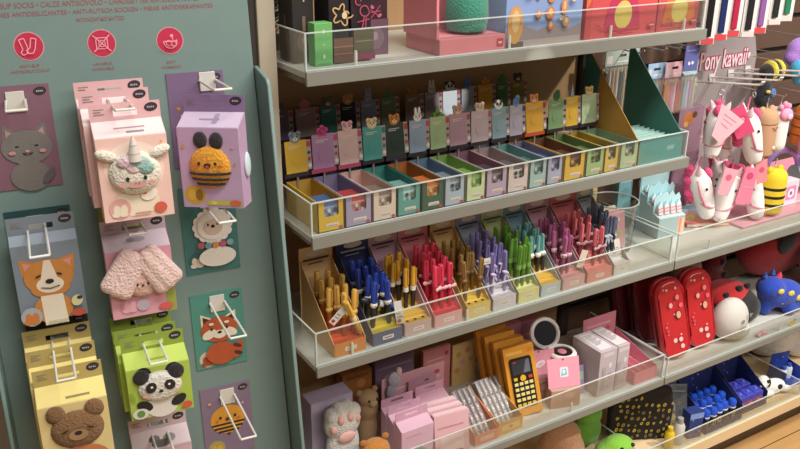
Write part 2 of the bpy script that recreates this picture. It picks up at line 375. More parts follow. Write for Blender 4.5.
def f_fox():
    o_ = 'B4552F'; w = 'E3D9C8'; return [PG(w, (-34, 8), (-34, 42), (-8, 28)), PG(w, (34, 8), (34, 42), (8, 28)), PG('4A2B22', (-30, 14), (-30, 36), (-14, 27)), PG('4A2B22', (30, 14), (30, 36), (14, 27)), E(0, 6, 36, 27, o_), E(-20, -2, 15, 9, w, 25), E(20, -2, 15, 9, w, -25), E(0, -4, 13, 9, w), E(0, 0, 4.4, 3, DK)]+eyes(15, 9, 2.4)+[E(-15, 20, 5, 3, w), E(15, 20, 5, 3, w), E(0, -44, 30, 24, o_), E(32, -42, 10, 20, o_, -25), E(32, -34, 9, 4, '5B2B1E', -25), E(33, -50, 9, 4, '5B2B1E', -25)]
def badge(cx, cy, s=1): return [E(cx, cy, 11*s, 7.5*s, '241F22', 8), E(cx, cy, 9.6*s, 6.3*s, '38323A', 8), B(cx-6*s, cy-1.3*s, cx-3.8*s, cy+1.6*s, 'B9B2B4'), B(cx-2.8*s, cy-1.3*s, cx-.8*s, cy+1.2*s, 'B9B2B4'), B(cx+.2*s, cy-1.3*s, cx+2.2*s, cy+1.6*s, 'B9B2B4'), B(cx+3.2*s, cy-1.3*s, cx+5.4*s, cy+1.2*s, 'B9B2B4')]
def inset(cx, cy, c1, c2): return [E(cx, cy, 15, 15, c1), E(cx-4, cy-2, 5, 8, c2, 8), E(cx+5, cy-2, 5, 8, c2, -4), E(cx-6, cy-8, 6, 4, c2), E(cx+4, cy-8, 6, 4, c2)]
def scale_(sh, s, dx=0, dy=0): return [([(x*s+dx, y*s+dy) for x, y in ps], c) for ps, c in sh]

# placecards on the board behind each hook
WHITE = M('E9E6DF', 'gloss')
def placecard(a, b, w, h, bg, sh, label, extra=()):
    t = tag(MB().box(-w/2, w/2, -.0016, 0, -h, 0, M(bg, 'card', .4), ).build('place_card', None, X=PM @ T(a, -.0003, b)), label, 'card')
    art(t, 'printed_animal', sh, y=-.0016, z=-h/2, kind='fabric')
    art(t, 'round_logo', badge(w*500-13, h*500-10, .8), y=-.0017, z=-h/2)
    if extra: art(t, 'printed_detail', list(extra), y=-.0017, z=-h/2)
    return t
def small_lines(x, y, n, w, c): return [B(x, y-3.4*k, x+w*(1 if k % 2 == 0 else .7), y-3.4*k+1.2, c) for k in range(n)]
placecard(-.349, -.004, .088, .153, '84606F', scale_(f_cat(), .95, 2, -18), 'purple card with a grey cat, at the upper left of the teal board', small_lines(-38, 66, 2, 16, '5E4350'))
placecard(-.0925, -.004, .088, .150, '7D6786', scale_(f_bee(), 1, 0, -15), 'purple card with a bee, half hidden behind the lilac bee box', [E(-30, 20, 3, 3, 'B9843A'), E(-26, 8, 2.5, 2.5, 'C7A0A0'), E(-34, -20, 4, 8, 'A79BB3')])
placecard(-.0915, -.188, .090, .150, '3F7573', scale_(f_dog(), .86, 4, -6), 'teal card with a fluffy white poodle wearing coloured beads', inset(-26, -52, '34605F', 'D9CDBE'))
placecard(-.0925, -.376, .0885, .139, '4F8F83', scale_(f_fox(), .88, 0, -4), 'green card with an orange red panda behind a long white hook', inset(-24, -52, 'C9B9A4', 'A3492C'))
placecard(-.0925, -.554, .0885, .139, '85738A', scale_(f_bee(31), 1, 0, 2)+[E(-30, 40, 2.5, 2.5, 'D9A93A'), E(28, 30, 2.5, 2.5, 'C9A0B5')], 'lower purple card with a round honey bee, at the bottom of the board', inset(-24, -52, 'A9A05A', 'D9A93A'))
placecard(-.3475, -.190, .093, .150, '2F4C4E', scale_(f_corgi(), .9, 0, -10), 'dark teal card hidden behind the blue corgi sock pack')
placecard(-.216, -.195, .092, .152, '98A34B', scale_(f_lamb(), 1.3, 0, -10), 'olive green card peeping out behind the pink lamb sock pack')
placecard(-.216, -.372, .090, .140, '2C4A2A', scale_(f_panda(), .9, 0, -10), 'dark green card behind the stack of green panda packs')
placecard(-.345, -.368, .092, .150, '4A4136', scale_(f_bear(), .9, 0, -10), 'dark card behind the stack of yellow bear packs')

def hook(a, b, label, L=.140, up=0, w=.0125):
    t = thing('display_hook', label, 'hook', PM @ T(a, 0, b) @ RX(-up), 'white display hooks on the sock board')
    MB().box(-.0125, .0125, -.004, -.0021, -.017, .013, M('D3D0C8', 'gloss')).build('base_plate', t, bevel=.0006)
    m = .0019
    MB().tube([(-w, -.004, 0), (-w, -L+.004, 0), (-w, -L, .0012), (w, -L, .0012), (w, -L+.004, 0), (w, -.004, 0)], m, WHITE).build('wire_loop', t)
    return t
hook(-.352, -.025, 'white double wire hook over the grey cat card', .10, 0, .013)
hook(-.216, -.030, 'white double wire hook carrying the unicorn sock packs')
hook(-.074, -.018, 'white double wire hook carrying the lilac bee box', .115)
hook(-.352, -.213, 'white double wire hook carrying the blue corgi pack', .165)
hook(-.216, -.222, 'white double wire hook carrying the pink lamb pack', .10)
hook(-.092, -.208, 'white double wire hook over the white poodle card', .150)
hook(-.092, -.394, 'white double wire hook over the red panda card', .155)
hook(-.216, -.400, 'white double wire hook carrying the green panda packs', .175)
hook(-.344, -.399, 'white double wire hook carrying the yellow bear packs', .170)
hook(-.090, -.574, 'white double wire hook over the lower purple bee card', .155)
hook(-.216, -.590, 'white double wire hook carrying the pale pink pack at the bottom')

def pack(a, n, b, w, tab, drop, H, d, cols, label, group=None, yaw=0, front=None, frontlabel='printed_animal', top=None, lean=0, hole=True):
    """hanging sock carton: flat hang tab with a slot, sloping shoulder, box front. Local origin at the top middle of the tab back"""
    tabc, topc, facec, sidec = cols
    t = thing('sock_pack', label, 'sock pack', PM @ T(a, -n, b) @ RZ(yaw) @ RX(lean) , group)
    mt = M(tabc, 'card', .45); hs = .0165; zs = -tab*.62; hh = .0042
    mb = MB()
    if hole:
        mb.box(-w/2, w/2, -.0012, 0, zs+hh, 0, mt); mb.box(-w/2, w/2, -.0012, 0, -tab, zs-hh, mt)
        mb.box(-w/2, -hs, -.0012, 0, zs-hh, zs+hh, mt); mb.box(hs, w/2, -.0012, 0, zs-hh, zs+hh, mt)
    else: mb.box(-w/2, w/2, -.0012, 0, -tab, 0, mt)
    g = mb.build('hang_tab', t)
    art(g, 'round_logo', badge(w*500-13, -9, .85), y=-.0012); art(g, 'printed_lines', small_lines(-w*500+6, -8, 3, 14, '8A7F78'), y=-.0012)
    prof = [(0, -tab), (-d, -tab-drop), (-d, -H), (0, -H)]
    MB().prism(prof, -w/2, w/2, M(facec, 'card', .45), axis='x').build('carton', t, bevel=.0006)
    # lighter sloping shoulder panel with its printed line
    sl_ = math.hypot(d, drop); an = math.degrees(math.atan2(drop, d))
    art(t, 'shoulder_panel', [B(-w*490, -sl_*970, w*490, -sl_*30, topc)]+(top or []), X=T(0, 0, -tab) @ RX(-(90-an)))
    if front: art(t, frontlabel, front, y=-d, z=-(tab+drop+H)/2)
    return t
def tri(fn, args, labels, group):
    out = []
    for (a, n, b), l in zip(args, labels): out.append(fn(a, n, b, l, group))
    return out
# pink unicorn packs (three deep)
def uni_pack(a, n, b, label, group, full=False):
    t = pack(a, n, b,   .0975, .024, .019, .163, .033, ('E0B3B5', 'EFD9DA', 'E8C0BA', 'D7A8A8'), label, group,
        front=[B(-48, -60, 48, 60, 'EAC4B8'), E(0, 14, 41, 40, 'EED6C8'), E(0, -34, 30, 22, 'EBDCC2')]+inset(-26, -42, 'DDA5A2', 'E9D9C2')+[E(30, -46, 9, 8, 'D2604A'), E(16, -24, 12, 9, 'F0E4D4', 20), E(10, -22, 3, 2, 'C2555A'), B(-6, -52, 16, -49.5, 'C98B86'), E(-12, 26, 3, 3, 'CDB9AF'), E(40, 50, 2, 2, 'D9A95A')] if full else None,
        top=[B(-20, -20, 22, -17, 'A98F96'), B(-4, -30, 20, -26, '8E8790')] if full else None)
    if full:
        wf = M('E9DFD0', 'fuzzy'); 
        h = MB().ball((0, -.036, -.094), (.036, .010, .032), wf).build('plush_head', t)
        MB().ball((-.036, -.037, -.066), (.016, .006, .008), wf, RY(20)).build('ear', h); MB().ball((.036, -.037, -.066), (.016, .006, .008), wf, RY(-20)).build('ear', h)
        MB().lathe([(.0105, 0), (.008, .012), (.0085, .013), (.0055, .026), (.006, .027), (.0008, .042)], M('D9CFC6', 'satin'), T(.001, -.043, -.074) @ RX(8) @ SCL(1, 1, .85), 14).build('horn', h)
        mb = MB()
        for dx, dz, r, c in ((-.012, .018, .012, 'D9C0C6'), (.006, .014, .015, '9DBDB6'), (.014, .007, .012, '8DB3AD'), (-.002, .008, .010, 'E0C4C4')): mb.ball((dx, -.0445, -.094+dz), (r, .004, r*.75), M(c, 'fuzzy'))
        mb.build('mane', h)
        art(h, 'face', eyes(12, -6, 2.6)+[E(0, -15, 13, 4.5, 'C99A90'), E(-20, -13, 5, 3, 'DC9A98'), E(20, -13, 5, 3, 'DC9A98'), E(-2, -12, 1.3, 1.3, 'B9706E'), E(3, -12, 1.3, 1.3, 'B9706E')], y=-.0462, z=-.094)
    return t
g_ = 'unicorn sock packs stacked on one hook'
uni_pack(-.224, .028, -.003, 'pink unicorn sock pack, rearmost of three on its hook', g_)
uni_pack(-.222, .062, -.012, 'pink unicorn sock pack, middle of three on its hook', g_)
uni_pack(-.2125, .097, -.026, 'front pink sock pack with a fluffy white unicorn head', g_, True)
# lilac bee box, swung round on its hook
t = pack(-.079, .060, -.032, .097, .026, .018, .168, .036, ('8D739B', 'CDBBD2', 'BFA0C0', '9C83A8'), 'lilac sock box with a fluffy golden bee, swung to the right', None, yaw=-33,
    front=[B(-47, -62, 47, 62, 'BFA3C4'), E(-28, -42, 17, 15, 'C9A23A'), E(-33, -42, 6, 9, 'D9B04A'), E(-21, -42, 6, 9, '8C6A2A'), B(-10, -58, 46, -50, 'B9B25A'), E(2, -54, 5, 3, 'D9CE6A'), E(36, -54, 9, 5, 'CB6A3A'), E(-40, 34, 2.5, 2.5, 'C99A3A'), E(38, 34, 2.5, 2.5, 'D9A9B5'), E(40, 8, 2.2, 2.2, 'C99A3A')],
    top=[B(-18, -22, 14, -18, '9A8CA8'), B(4, -30, 12, -6, 'A493AE')])
h = MB().ball((0, -.037, -.104), (.033, .010, .033), M('DD9B2E', 'fuzzy')).build('plush_bee', t)
mb = MB()
for yy in (-.008, -.017, -.025):
    hw = math.sqrt(1-(yy/.033)**2)*.0325
    mb.tube([(hw*math.cos(R(k*18)), -.037-.0106*math.sin(R(k*18))*math.sqrt(1-(yy/.033)**2), -.104+yy) for k in range(11)], .0021, M('2A2426', 'fuzzy'), 6)
mb.build('stripes', h)
MB().ball((-.012, -.037, -.062), (.011, .005, .013), M('2B262A', 'fuzzy')).build('antenna', h); MB().ball((.013, -.037, -.063), (.011, .005, .013), M('2B262A', 'fuzzy')).build('antenna', h)
art(h, 'face', eyes(13, 8, 2.3)+[E(0, 5, 5.5, 4, '4E1F1A'), E(0, 3.6, 3, 2, 'C2555A'), E(-20, 4, 4, 2.6, 'D0703A'), E(20, 4, 4, 2.6, 'D0703A')], y=-.0472, z=-.104)
MB().ball((.0505, -.012, -.105), (.004, .011, .020), M('C9D6DE', 'fabric')).build('side_tab', t)
# blue corgi pack
t = pack(-.3455, .036, -.191, .094, .026, .014, .162, .014, ('7C8793', '8C98A5', '808D9A', '6C7884'), 'slate blue sock pack with an orange and white corgi', None,
    front=scale_(f_corgi(), .92, 0, 2)+inset(-32, -50, 'A9AFB2', 'CC7C3C')+[E(34, -54, 10, 6, 'C2553F'), E(34, -34, 8, 9, 'D6D1A0', -20), E(38, -30, 4, 3, '3A3A34'), B(-10, -64, 18, -60, 'C9C7A5')])
# pink lamb pack with floppy fleece ears
t = pack(-.2165, .045, -.212, .097, .022, .020, .150, .030, ('C2AEB9', 'CFC0CB', 'D7A3AE', 'C69AA6'), 'pink sock pack with a lamb with long fluffy ears', None,
    front=[B(-48, -54, 48, 54, 'DB9DAB'), B(34, -54, 48, -12, '98A34B')]+inset(-22, -34, 'C98B9E', 'E0A5B2')+[E(-2, -36, 10, 10, 'B9A9B5'), E(32, -44, 11, 6, 'CF5C5E')],
    top=[E(4, -16, 10, 5, 'A5A0AC'), E(-8, -16, 6, 4, '8F8C99')])
h = MB().ball((0, -.034, -.088), (.027, .008, .030), M('DDB3A8', 'fuzzy')).build('plush_face', t)
art(h, 'face', eyes(8, -6, 1.8)+[E(0, -8, 2.2, 1.7, DK), E(13, -9, 3.6, 2.2, 'CF7F84')], y=-.042, z=-.088)
fl = M('E6C6C0', 'fuzzy')
mb = MB()
for k in range(14):
    a_ = R(160-k*10.7); mb.ball((.024*math.cos(a_), -.036, -.080+.026*math.sin(a_)), (.008, .006, .008), fl, n=10, m=6)
o = mb.build('fleece_rim', h); r_ = o.modifiers.new('join', 'REMESH'); r_.mode = 'VOXEL'; r_.voxel_size = .0022; r_.use_smooth_shade = True
for sx in (-1, 1):
    mb = MB()
    for k in range(9):
        u = k/8
        for v in (-1, 0, 1): mb.ball((sx*(.010+.028*u+.010*v), -.041+.002*abs(v), -.052-.044*u+.007*v), (.011+.003*u, .008, .013), fl, RY(-sx*30), 10, 8)
    o = mb.build('fleece_ear', t); r_ = o.modifiers.new('join', 'REMESH'); r_.mode = 'VOXEL'; r_.voxel_size = .0024; r_.use_smooth_shade = True
# yellow bear packs (three deep)
def bear_pack(a, n, b, label, group, full=False):
    return pack(a, n, b, .098, .026, .020, .19, .033, ('B9A566', 'E8D687', 'DCC787', 'B39F61'), label, group, front=[B(-49, -72, 49, 72, 'DFCB8E')]+scale_(f_bear(), 1.05, 2, 22) if full else None,
        top=[B(-8, -30, 26, -26, '8E834F')] if full else None)
g_ = 'bear sock packs stacked on one hook'
bear_pack(-.348, .030, -.374, 'yellow bear sock pack, rearmost of three on its hook', g_)
bear_pack(-.346, .064, -.393, 'yellow bear sock pack, middle of three on its hook', g_)
b_ = bear_pack(-.3415, .099, -.410, 'front yellow sock pack with a brown bear wearing orange', g_, True)
fb = M('84613F', 'fuzzy')
h = MB().ball((.002, -.036, -.088), (.037, .008, .030), fb).build('plush_bear', b_)
MB().ball((-.025, -.036, -.058), (.0135, .006, .0135), fb).build('ear', h); MB().ball((.029, -.036, -.058), (.0135, .006, .0135), fb).build('ear', h)
art(h, 'face', [E(0, -6, 14, 9, 'A07E5A'), E(0, -3, 5.5, 3.6, DK), E(-18, 3, 6, 1.4, DK, 22), E(18, 3, 6, 1.4, DK, -22)], y=-.0442, x=.002, z=-.088)
# green panda packs
def panda_pack(a, n, b, label, group, full=False):
    return pack(a, n, b, .095, .024, .016, .124, .033, ('8FA244', 'BBD063', 'A9C24E', '7E9140'), label, group, front=[B(-47, -42, 47, 42, 'ADC653')]+scale_(f_panda(), .8, 0, 8)+[E(-33, -31, 12, 9, 'D9D5CB'), E(-33, -31, 6, 6, '5E8F4A'), E(37, -31, 8, 6, 'CF5C4A'), E(-42, 0, 3, 8, '8CA83E', 20)] if full else None,
        top=[B(-14, -24, 14, -20, '8DA24B')] if full else None)
g_ = 'panda sock packs stacked on one hook'
panda_pack(-.2215, .030, -.376, 'green panda sock pack, rearmost on its hook', g_)
panda_pack(-.2205, .0645, -.386, 'green panda sock pack, middle on its hook', g_)
b_ = panda_pack(-.2145, .0985, -.385, 'front green sock pack with a black and white panda', g_, True)
h = MB().ball((0, -.036, -.074), (.033, .006, .024), M('E0DCD2', 'fuzzy')).build('plush_head', b_)
MB().ball((-.026, -.036, -.053), (.0125, .006, .0125), M('242023', 'fuzzy')).build('ear', h); MB().ball((.026, -.036, -.053), (.0125, .006, .0125), M('242023', 'fuzzy')).build('ear', h)
art(h, 'face', [E(-14, 4, 8, 9, DK, -25), E(14, 4, 8, 9, DK, 25), E(-13, 5, 2, 2, 'EEEAE0'), E(13, 5, 2, 2, 'EEEAE0'), E(0, -4, 3.4, 2.4, DK), E(-24, -8, 4, 2.6, 'DBA7A0'), E(24, -8, 4, 2.6, 'DBA7A0')], y=-.0422, z=-.074)
# pale pink pack at the bottom
pack(-.2165, .040, -.560, .094, .024, .020, .165, .033, ('C9AFB5', 'D5C2C8', 'CDB0B6', 'B39AA1'), 'pale pink sock pack at the bottom, below the panda packs', None,
    front=[B(-46, -56, 46, 56, 'D3B5BA'), E(0, 0, 34, 30, 'C9C3C0')]+eyes(12, 4, 3)+[E(0, -4, 3, 2, DK)], top=[E(-10, -20, 9, 7, '75706F'), E(14, -22, 10, 8, '8C8785'), E(0, -30, 16, 7, '5F5A5A')])

# ------------------------------------------------------------------ topmost shelf: gift boxes, bottles
def carton(name, label, cat, x0, x1, y0, y1, z0, h, col, rot=0, front=None, top=None, group=None, side=None, fname='front_print', bev=.0008, X=None, kind='card'):
    w_, d_ = x1-x0, y1-y0
    t = thing(name, label, cat, X if X is not None else T((x0+x1)/2, (y0+y1)/2, z0) @ RZ(rot), group)
    MB().box(-w_/2, w_/2, -d_/2, d_/2, .0005, h, M(col, kind)).build('carton', t, bevel=bev)
    if front: art(t, fname, front, y=-d_/2, z=h/2)
    if side: art(t, 'side_print', side, X=T(-w_/2, 0, h/2) @ RZ(-90))
    if top: art(t, 'top_print', top, X=T(0, 0, h) @ RX(-90))
    return t
# dark green tinsel plush
t = thing('feathery_plant', 'dark green feathery tuft at the far left end of the top shelf', 'decoration', (.035, .225, S1))
mb = MB(); mb.lathe([(.014, 0), (.018, .02), (.016, .03), (.004, .032)], M('2E3B33', 'satin'), n=14); mb.build('pot', t)
mb = MB()
for k in range(150):
    a_ = random.uniform(0, 6.28); z_ = random.uniform(.03, .17); r_ = .040*math.sin(min(1, (z_-.01)/.16)*2.4)+.008
    mb.cyl((0, 0, z_-.01), (r_*math.cos(a_), r_*math.sin(a_), z_+.012), .0022, M('2C4A44', 'satin'), .0004, n=4)
mb.build('feathers', t)
GOLD = 'D9B27A'
def flower(cx, cy, r, w, col):
    o = []
    pts = [(cx+(r*(1+.32*math.cos(5*a)))*math.cos(a), cy+(r*(1+.32*math.cos(5*a)))*math.sin(a)) for a in [2*math.pi*k/60 for k in range(60)]]
    return [ST(*pts[i], *pts[(i+1) % 60], w, col) for i in range(60)]
carton('gift_box', 'black gift box with a tan round vase picture behind the green box', 'box', .012, .052, .075, .135, S1, .19, '2B2526',
       front=[E(2, -58, 15, 17, '6B5347'), B(-2, -44, 4, -14, '7A6252'), E(2, -55, 6, 8, 'A98C74'), B(0, 10, 3, 40, 'BFA37A')], side=[E(-2, -58, 15, 17, '5E483E'), B(-4, -44, 2, -14, '7A6252')])
carton('slim_box', 'slim bright green box standing at the left end of the top shelf', 'box', .0335, .0675, .035, .062, S1, .073, '6FB268',
       front=[E(0, 22, 2.2, 4, 'B9DDB0'), E(0, 0, 3, 3, '8CC585'), E(0, -20, 2.4, 4, 'BFE0B5'), B(-14, -33, 14, -31.5, '5A9A55')])
carton('gift_box', 'black gift box with a glowing gold flower outline', 'box', .070, .109, .052, .11, S1, .19, '241E20',
       front=flower(1, -12, 14, 2.4, GOLD)+[E(3, -12, 5, 6, 'E6C9A0'), B(-19, -92, 19, -50, '6E4C3E'), B(-19, -66, 19, -64, '9A7058'), B(-19, -78, 19, -76, '9A7058')])
carton('gift_box', 'black gift box with a pink flamingo outline', 'box', .112, .152, .050, .115, S1, .19, '2A1B22',
       front=ring(-6, 8, 6, 2, 'C24A6A', 14, 0, 300)+ring(4, -8, 9, 2, 'C24A6A', 18)+[ST(2, -16, -2, -36, 2, 'C24A6A'), ST(6, -16, 4, -36, 2, 'B54A66'), ST(-12, -26, 12, -22, 1.6, 'C24A6A'), B(-23, -92, 23, -80, '8C3A55'), B(-20, -80, 20, -38, '5B5440'), B(-17, -60, 17, -58, '8A7F5A')])
carton('gift_box', 'dark gift box with pink crossed leaf pattern and magenta base', 'box', .156, .206, .085, .14, S1, .19, '3A1E2A',
       front=[ST(-14, -10, 8, -26, 2, 'B5486A'), ST(-10, -28, 10, -6, 2, 'B5486A'), ST(-16, -18, 10, -16, 1.6, 'C25A78'), E(8, -24, 5, 3, 'C9667F', 30), E(-8, -8, 5, 3, 'C9667F', -30), B(-26, -95, 26, -30, '6B4A5A'), E(0, -64, 17, 20, '7A5F6C'), E(-2, -60, 6, 8, '9A8290')])
# pink open display with green fluffy jar
t = thing('display_box', 'pink open display box holding a fluffy green jar', 'display box', (.346, .070, S1))
PK = M('E58A93', 'card')
MB().box(-.072, .078, -.058, .06, .0005, .030, PK).build('base', t, bevel=.001)
MB().prism([(-.056, .0302), (.06, .0302), (.06, .19), (-.052, .19)], -.078, -.0725, PK, axis='x').build('side_wall', t, bevel=.0006)
MB().box(-.072, .078, .054, .0595, .030, .19, PK).build('back_wall', t)
MB().box(-.070, -.026, .020, .053, .0305, .17, M('A9CDBE', 'card')).build('inner_panel', t, bevel=.002)
art(t, 'front_print', [RB(58, -8, 74, 8, 2, 'C24A4E'), B(62, -2, 70, 2, 'E9C9C5')], y=-.058, z=.015)
j = thing('fluffy_jar', 'fluffy emerald green jar inside the pink display box', 'jar', (.368, .062, S1+.0305))
MB().lathe([(.020, 0), (.038, .006), (.042, .03), (.040, .06), (.030, .075), (.028, .082)], M('3E8A74', 'fuzzy'), n=28).build('body', j)
MB().lathe([(.031, .082), (.036, .088), (.036, .11), (.026, .125), (.001, .128)], M('4C9A84', 'fuzzy'), n=28).build('lid', j)
# blue box with lanterns
lan = []
for x, y, rx, ry, c in ((-74, 0, 19, 36, 'D9A05A'), (-22, 54, 8, 9, 'CF8F62'), (12, 46, 9, 8, 'D98E52'), (46, 28, 8, 15, 'D98A58'), (10, 18, 11, 12, 'D97F48'), (12, -6, 7, 8, 'D9763F'), (-20, 18, 8, 7, 'D98950'), (50, 0, 9, 10, 'C9906A'), (36, 8, 4, 5, 'E3D9CF'), (66, 44, 6, 7, 'E3C9A5'), (-44, 60, 6, 8, 'D9B27A')):
    y -= 22; lan += [E(x, y, rx, ry, c), B(x-rx*.5, y-ry-2, x+rx*.5, y-ry, '8C5A3A'), E(x, y+ry*.2, rx*.5, ry*.6, 'E6BE85')]
carton('gift_box', 'pale blue gift box with orange floating lanterns', 'box', .430, .624, .02, .10, S1, .13, '8FA6D6',
       front=[B(-96, -65, 96, -34, 'B9A5A0'), PG('9C8C90', (-96, -34), (-60, -22), (-20, -36), (20, -26), (60, -38), (96, -28), (96, -52), (-96, -52)), B(-94, -65, -52, -54, '6E5A4E')]+lan+[E(k*17-70, 66-(k % 3)*14, 1.6, 1.6, 'E6E0EA') for k in range(9)], side=[B(-40, -65, 40, 65, '9DB8E0'), B(-40, -65, 40, -46, 'A9B0C9')])
def red_box(x0, x1, label, bell, sx=1):
    w_ = (x1-x0)*500
    sh = [B(-w_, -60, w_, 60, 'D9575A'), B(-w_, -60, -w_+w_*.16, 60, 'CC4F50'), PG('E07F4A', (-w_, 0), (-w_+16, 24), (-w_+22, 60), (-w_, 60)), E(-w_+34, 42, 18, 18, 'C9A5C9')]
    sh += [E(2, -8, 44, 44, bell), PG(bell, (-42, -2), (46, -2), (54, -46), (-50, -46)), E(2, -15, 25, 29, 'E3C96A'), B(-50, -47, 54, -42, 'C94A55')]
    sh += ring(-w_+26, -52, 20, 1.4, '8C3A42', 18, 10, 95)+[ST(-40, -53, 30, -53, 1.2, '8C3A42'), E(w_-18, -40, 9, 7, 'C9464A'), B(w_-25, -42, w_-11, -39, 'E8A5A0')]
    return carton('gift_box', label, 'box', x0, x1, .020, .104, S1, .12, 'CF4E52', front=sh)
red_box(.634, .838, 'left coral red gift box with a magenta figure and yellow oval', 'C93A62')
red_box(.842, .969, 'right coral red gift box with an orange figure and yellow oval', 'DE7A35')

# ------------------------------------------------------------------ bookmark boxes on the second shelf
def head(t, kind, c, x, y, z, s=1.0):
    """little card animal on top of a bookmark, a few millimetres thick"""
    mb = MB(); m = M(c, 'card'); w2 = M('E9E4DA', 'card'); d = M(DK, 'card')
    Q = T(x, y, z) @ RX(90) @ SCL(s, s, 1)
    def disc(cx, cy, rx, ry, mat, th=.0016, off=0): mb.lathe([(1, -th), (1, th)], mat, Q @ T(cx, cy, off) @ SCL(rx, ry, 1), 14)
    if kind == 'bunny':
        disc(-.0045, .016, .003, .010, m); disc(.0045, .016, .003, .010, m); disc(0, .004, .010, .0095, m)
    elif kind == 'bear': disc(-.008, .012, .005, .005, m); disc(.008, .012, .005, .005, m); disc(0, .004, .012, .011, m)
    elif kind == 'panda': disc(-.008, .012, .005, .005, d); disc(.008, .012, .005, .005, d); disc(0, .004, .012, .011, m)
    elif kind == 'star':
        for k in range(5): a = R(90+72*k); disc(.008*math.cos(a), .004+.008*math.sin(a), .005, .005, m)
        disc(0, .004, .008, .008, m)
    elif kind == 'leaf': disc(0, .008, .005, .012, m); disc(-.006, .003, .006, .005, m); disc(.006, .003, .006, .005, m)
    elif kind == 'cone': mb.prism([(x-.006*s, z-.004), (x+.006*s, z-.004), (x+.002*s, z+.030*s)], y-.0016, y+.0016, m)
    elif kind == 'bird': disc(0, .004, .009, .011, m); disc(.004, .014, .006, .006, m)
    h_ = mb.build('animal_topper', t)
    if kind in ('bunny', 'bear', 'panda', 'bird'):
        sh = [E(-4.2, 5.5, 1.5 if kind != 'panda' else 3, 1.7 if kind != 'panda' else 3.4, DK), E(4.2, 5.5, 1.5 if kind != 'panda' else 3, 1.7 if kind != 'panda' else 3.4, DK), E(0, 2, 1.7, 1.3, DK if kind != 'bunny' else 'CF8F95')]
        if kind == 'bear': sh.insert(0, E(0, 1.5, 5.5, 4, 'E6D3B5'))
        art(h_, 'face', sh, y=y-.0017, x=x, z=z, s=s)
def bookmark_box(x0, x1, y0, y1, h, col, inn, hdr, hz0, hz1, kind, hc, name, hdesc, strip, band='3A2B35', notch=True, front=True, lean=-6, inside=None):
    w_ = x1-x0; d_ = y1-y0
    lab = f'{name} bookmark box with {hdesc}'
    t = thing('bookmark_box', lab, 'bookmark box', ((x0+x1)/2, (y0+y1)/2, S2))
    a, b = -w_/2+.0006, w_/2-.0006; f, k = -d_/2, d_/2; th = .0014
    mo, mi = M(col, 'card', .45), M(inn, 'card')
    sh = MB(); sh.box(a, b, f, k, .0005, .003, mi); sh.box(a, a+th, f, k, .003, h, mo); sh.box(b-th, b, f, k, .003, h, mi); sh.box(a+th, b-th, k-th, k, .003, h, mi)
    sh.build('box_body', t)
    fw_ = b-a
    if notch:
        n0, n1 = a+fw_*.24, b-fw_*.20; zb = h*.50; r = .005
        P = [(a, .0005), (b, .0005), (b, h), (n1, h), (n1, zb+r), (n1-r*.3, zb+r*.3), (n1-r, zb), (n0+r, zb), (n0+r*.3, zb+r*.3), (n0, zb+r), (n0, h), (a, h)]
        fp_ = MB().prism(P, f, f+th, mo).build('front_panel', t)
        art(fp_, 'front_print', [RB(-fw_*200, -h*330, fw_*300, -h*210, 2, 'E9DDD3'), E(fw_*360, -h*390, 4.2, 3, 'C24A48'), B(-fw_*150, -h*300, fw_*230, -h*280, 'B58A8A')], y=f, z=h/2)
    else: MB().box(a, b, f, f+th, .0005, h, mo).build('front_panel', t)
    # standing header card with a coloured band, print and animal topper
    hw = w_*.41
    Xh = T(-w_*.08, k-.004, hz0-S2) @ RX(lean); hh = hz1-hz0
    c_ = MB().box(-hw, hw, -.001, .001, 0, hh, M(hdr, 'card')).build('header_card', t, X=Xh)
    art(c_, 'header_print', small_lines(-hw*700, hh*820, 2, hw*1200, 'E3D9CF')+[E(0, hh*400, hw*500, hh*160, inn if False else hdr)], y=-.001)
    head(c_, kind, hc, 0, 0, hh+.002, .95)
    s_ = MB().box(hw, hw+.0095, -.0008, .0008, hh*.05, hh*.98, M('B8A8A0', 'card')).build('side_strip', t, X=Xh)
    art(s_, 'strip_print', [RB(-4, hh*760, 4, hh*940, 1.5, strip), E(0, hh*580, 3.4, 3, '5A4048'), E(0, hh*380, 3, 4, strip), E(0, hh*180, 4.4, 4.8, 'E9E0D6')], y=-.0008, x=hw+.0048)
    MB().box(-w_/2+.001, w_/2-.001, -.0008, .0014, -.008, 0, M(band, 'card')).build('base_band', t, X=Xh)
    MB().box(-.002, .002, -.0004, .0008, -(hz0-S2)+.006, -.008, M('8C8078', 'satin')).build('stem', t, X=T(-w_*.06, k-.0035, hz0-S2))
    # loose bookmarks standing in the front of the box
    if inside:
        cc = tag(MB().box(-fw_*.42, fw_*.42, -.0006, .0006, 0, h*.74, M(inside[0], 'card')).build('bookmark', None, X=T((x0+x1)/2, y0+.006, S2+.0055) @ RX(-8)), f'{inside[1]} bookmark filed in the {name} box', 'bookmark', f'bookmarks in the {name} box')
        art(cc, 'card_print', [B(-fw_*340, h*100, fw_*340, h*680, inside[2])]+[E((q % 3-1)*fw_*230, h*(220+170*(q//3)), 3.6, 4.2, inside[3] if q % 2 else inside[0]) for q in range(9)], y=-.0006)
        for q in range(1, 7):
            copy_tree(cc, T((x0+x1)/2, y0+.006+.009*q, S2+.0055) @ RX(-8))
    return t
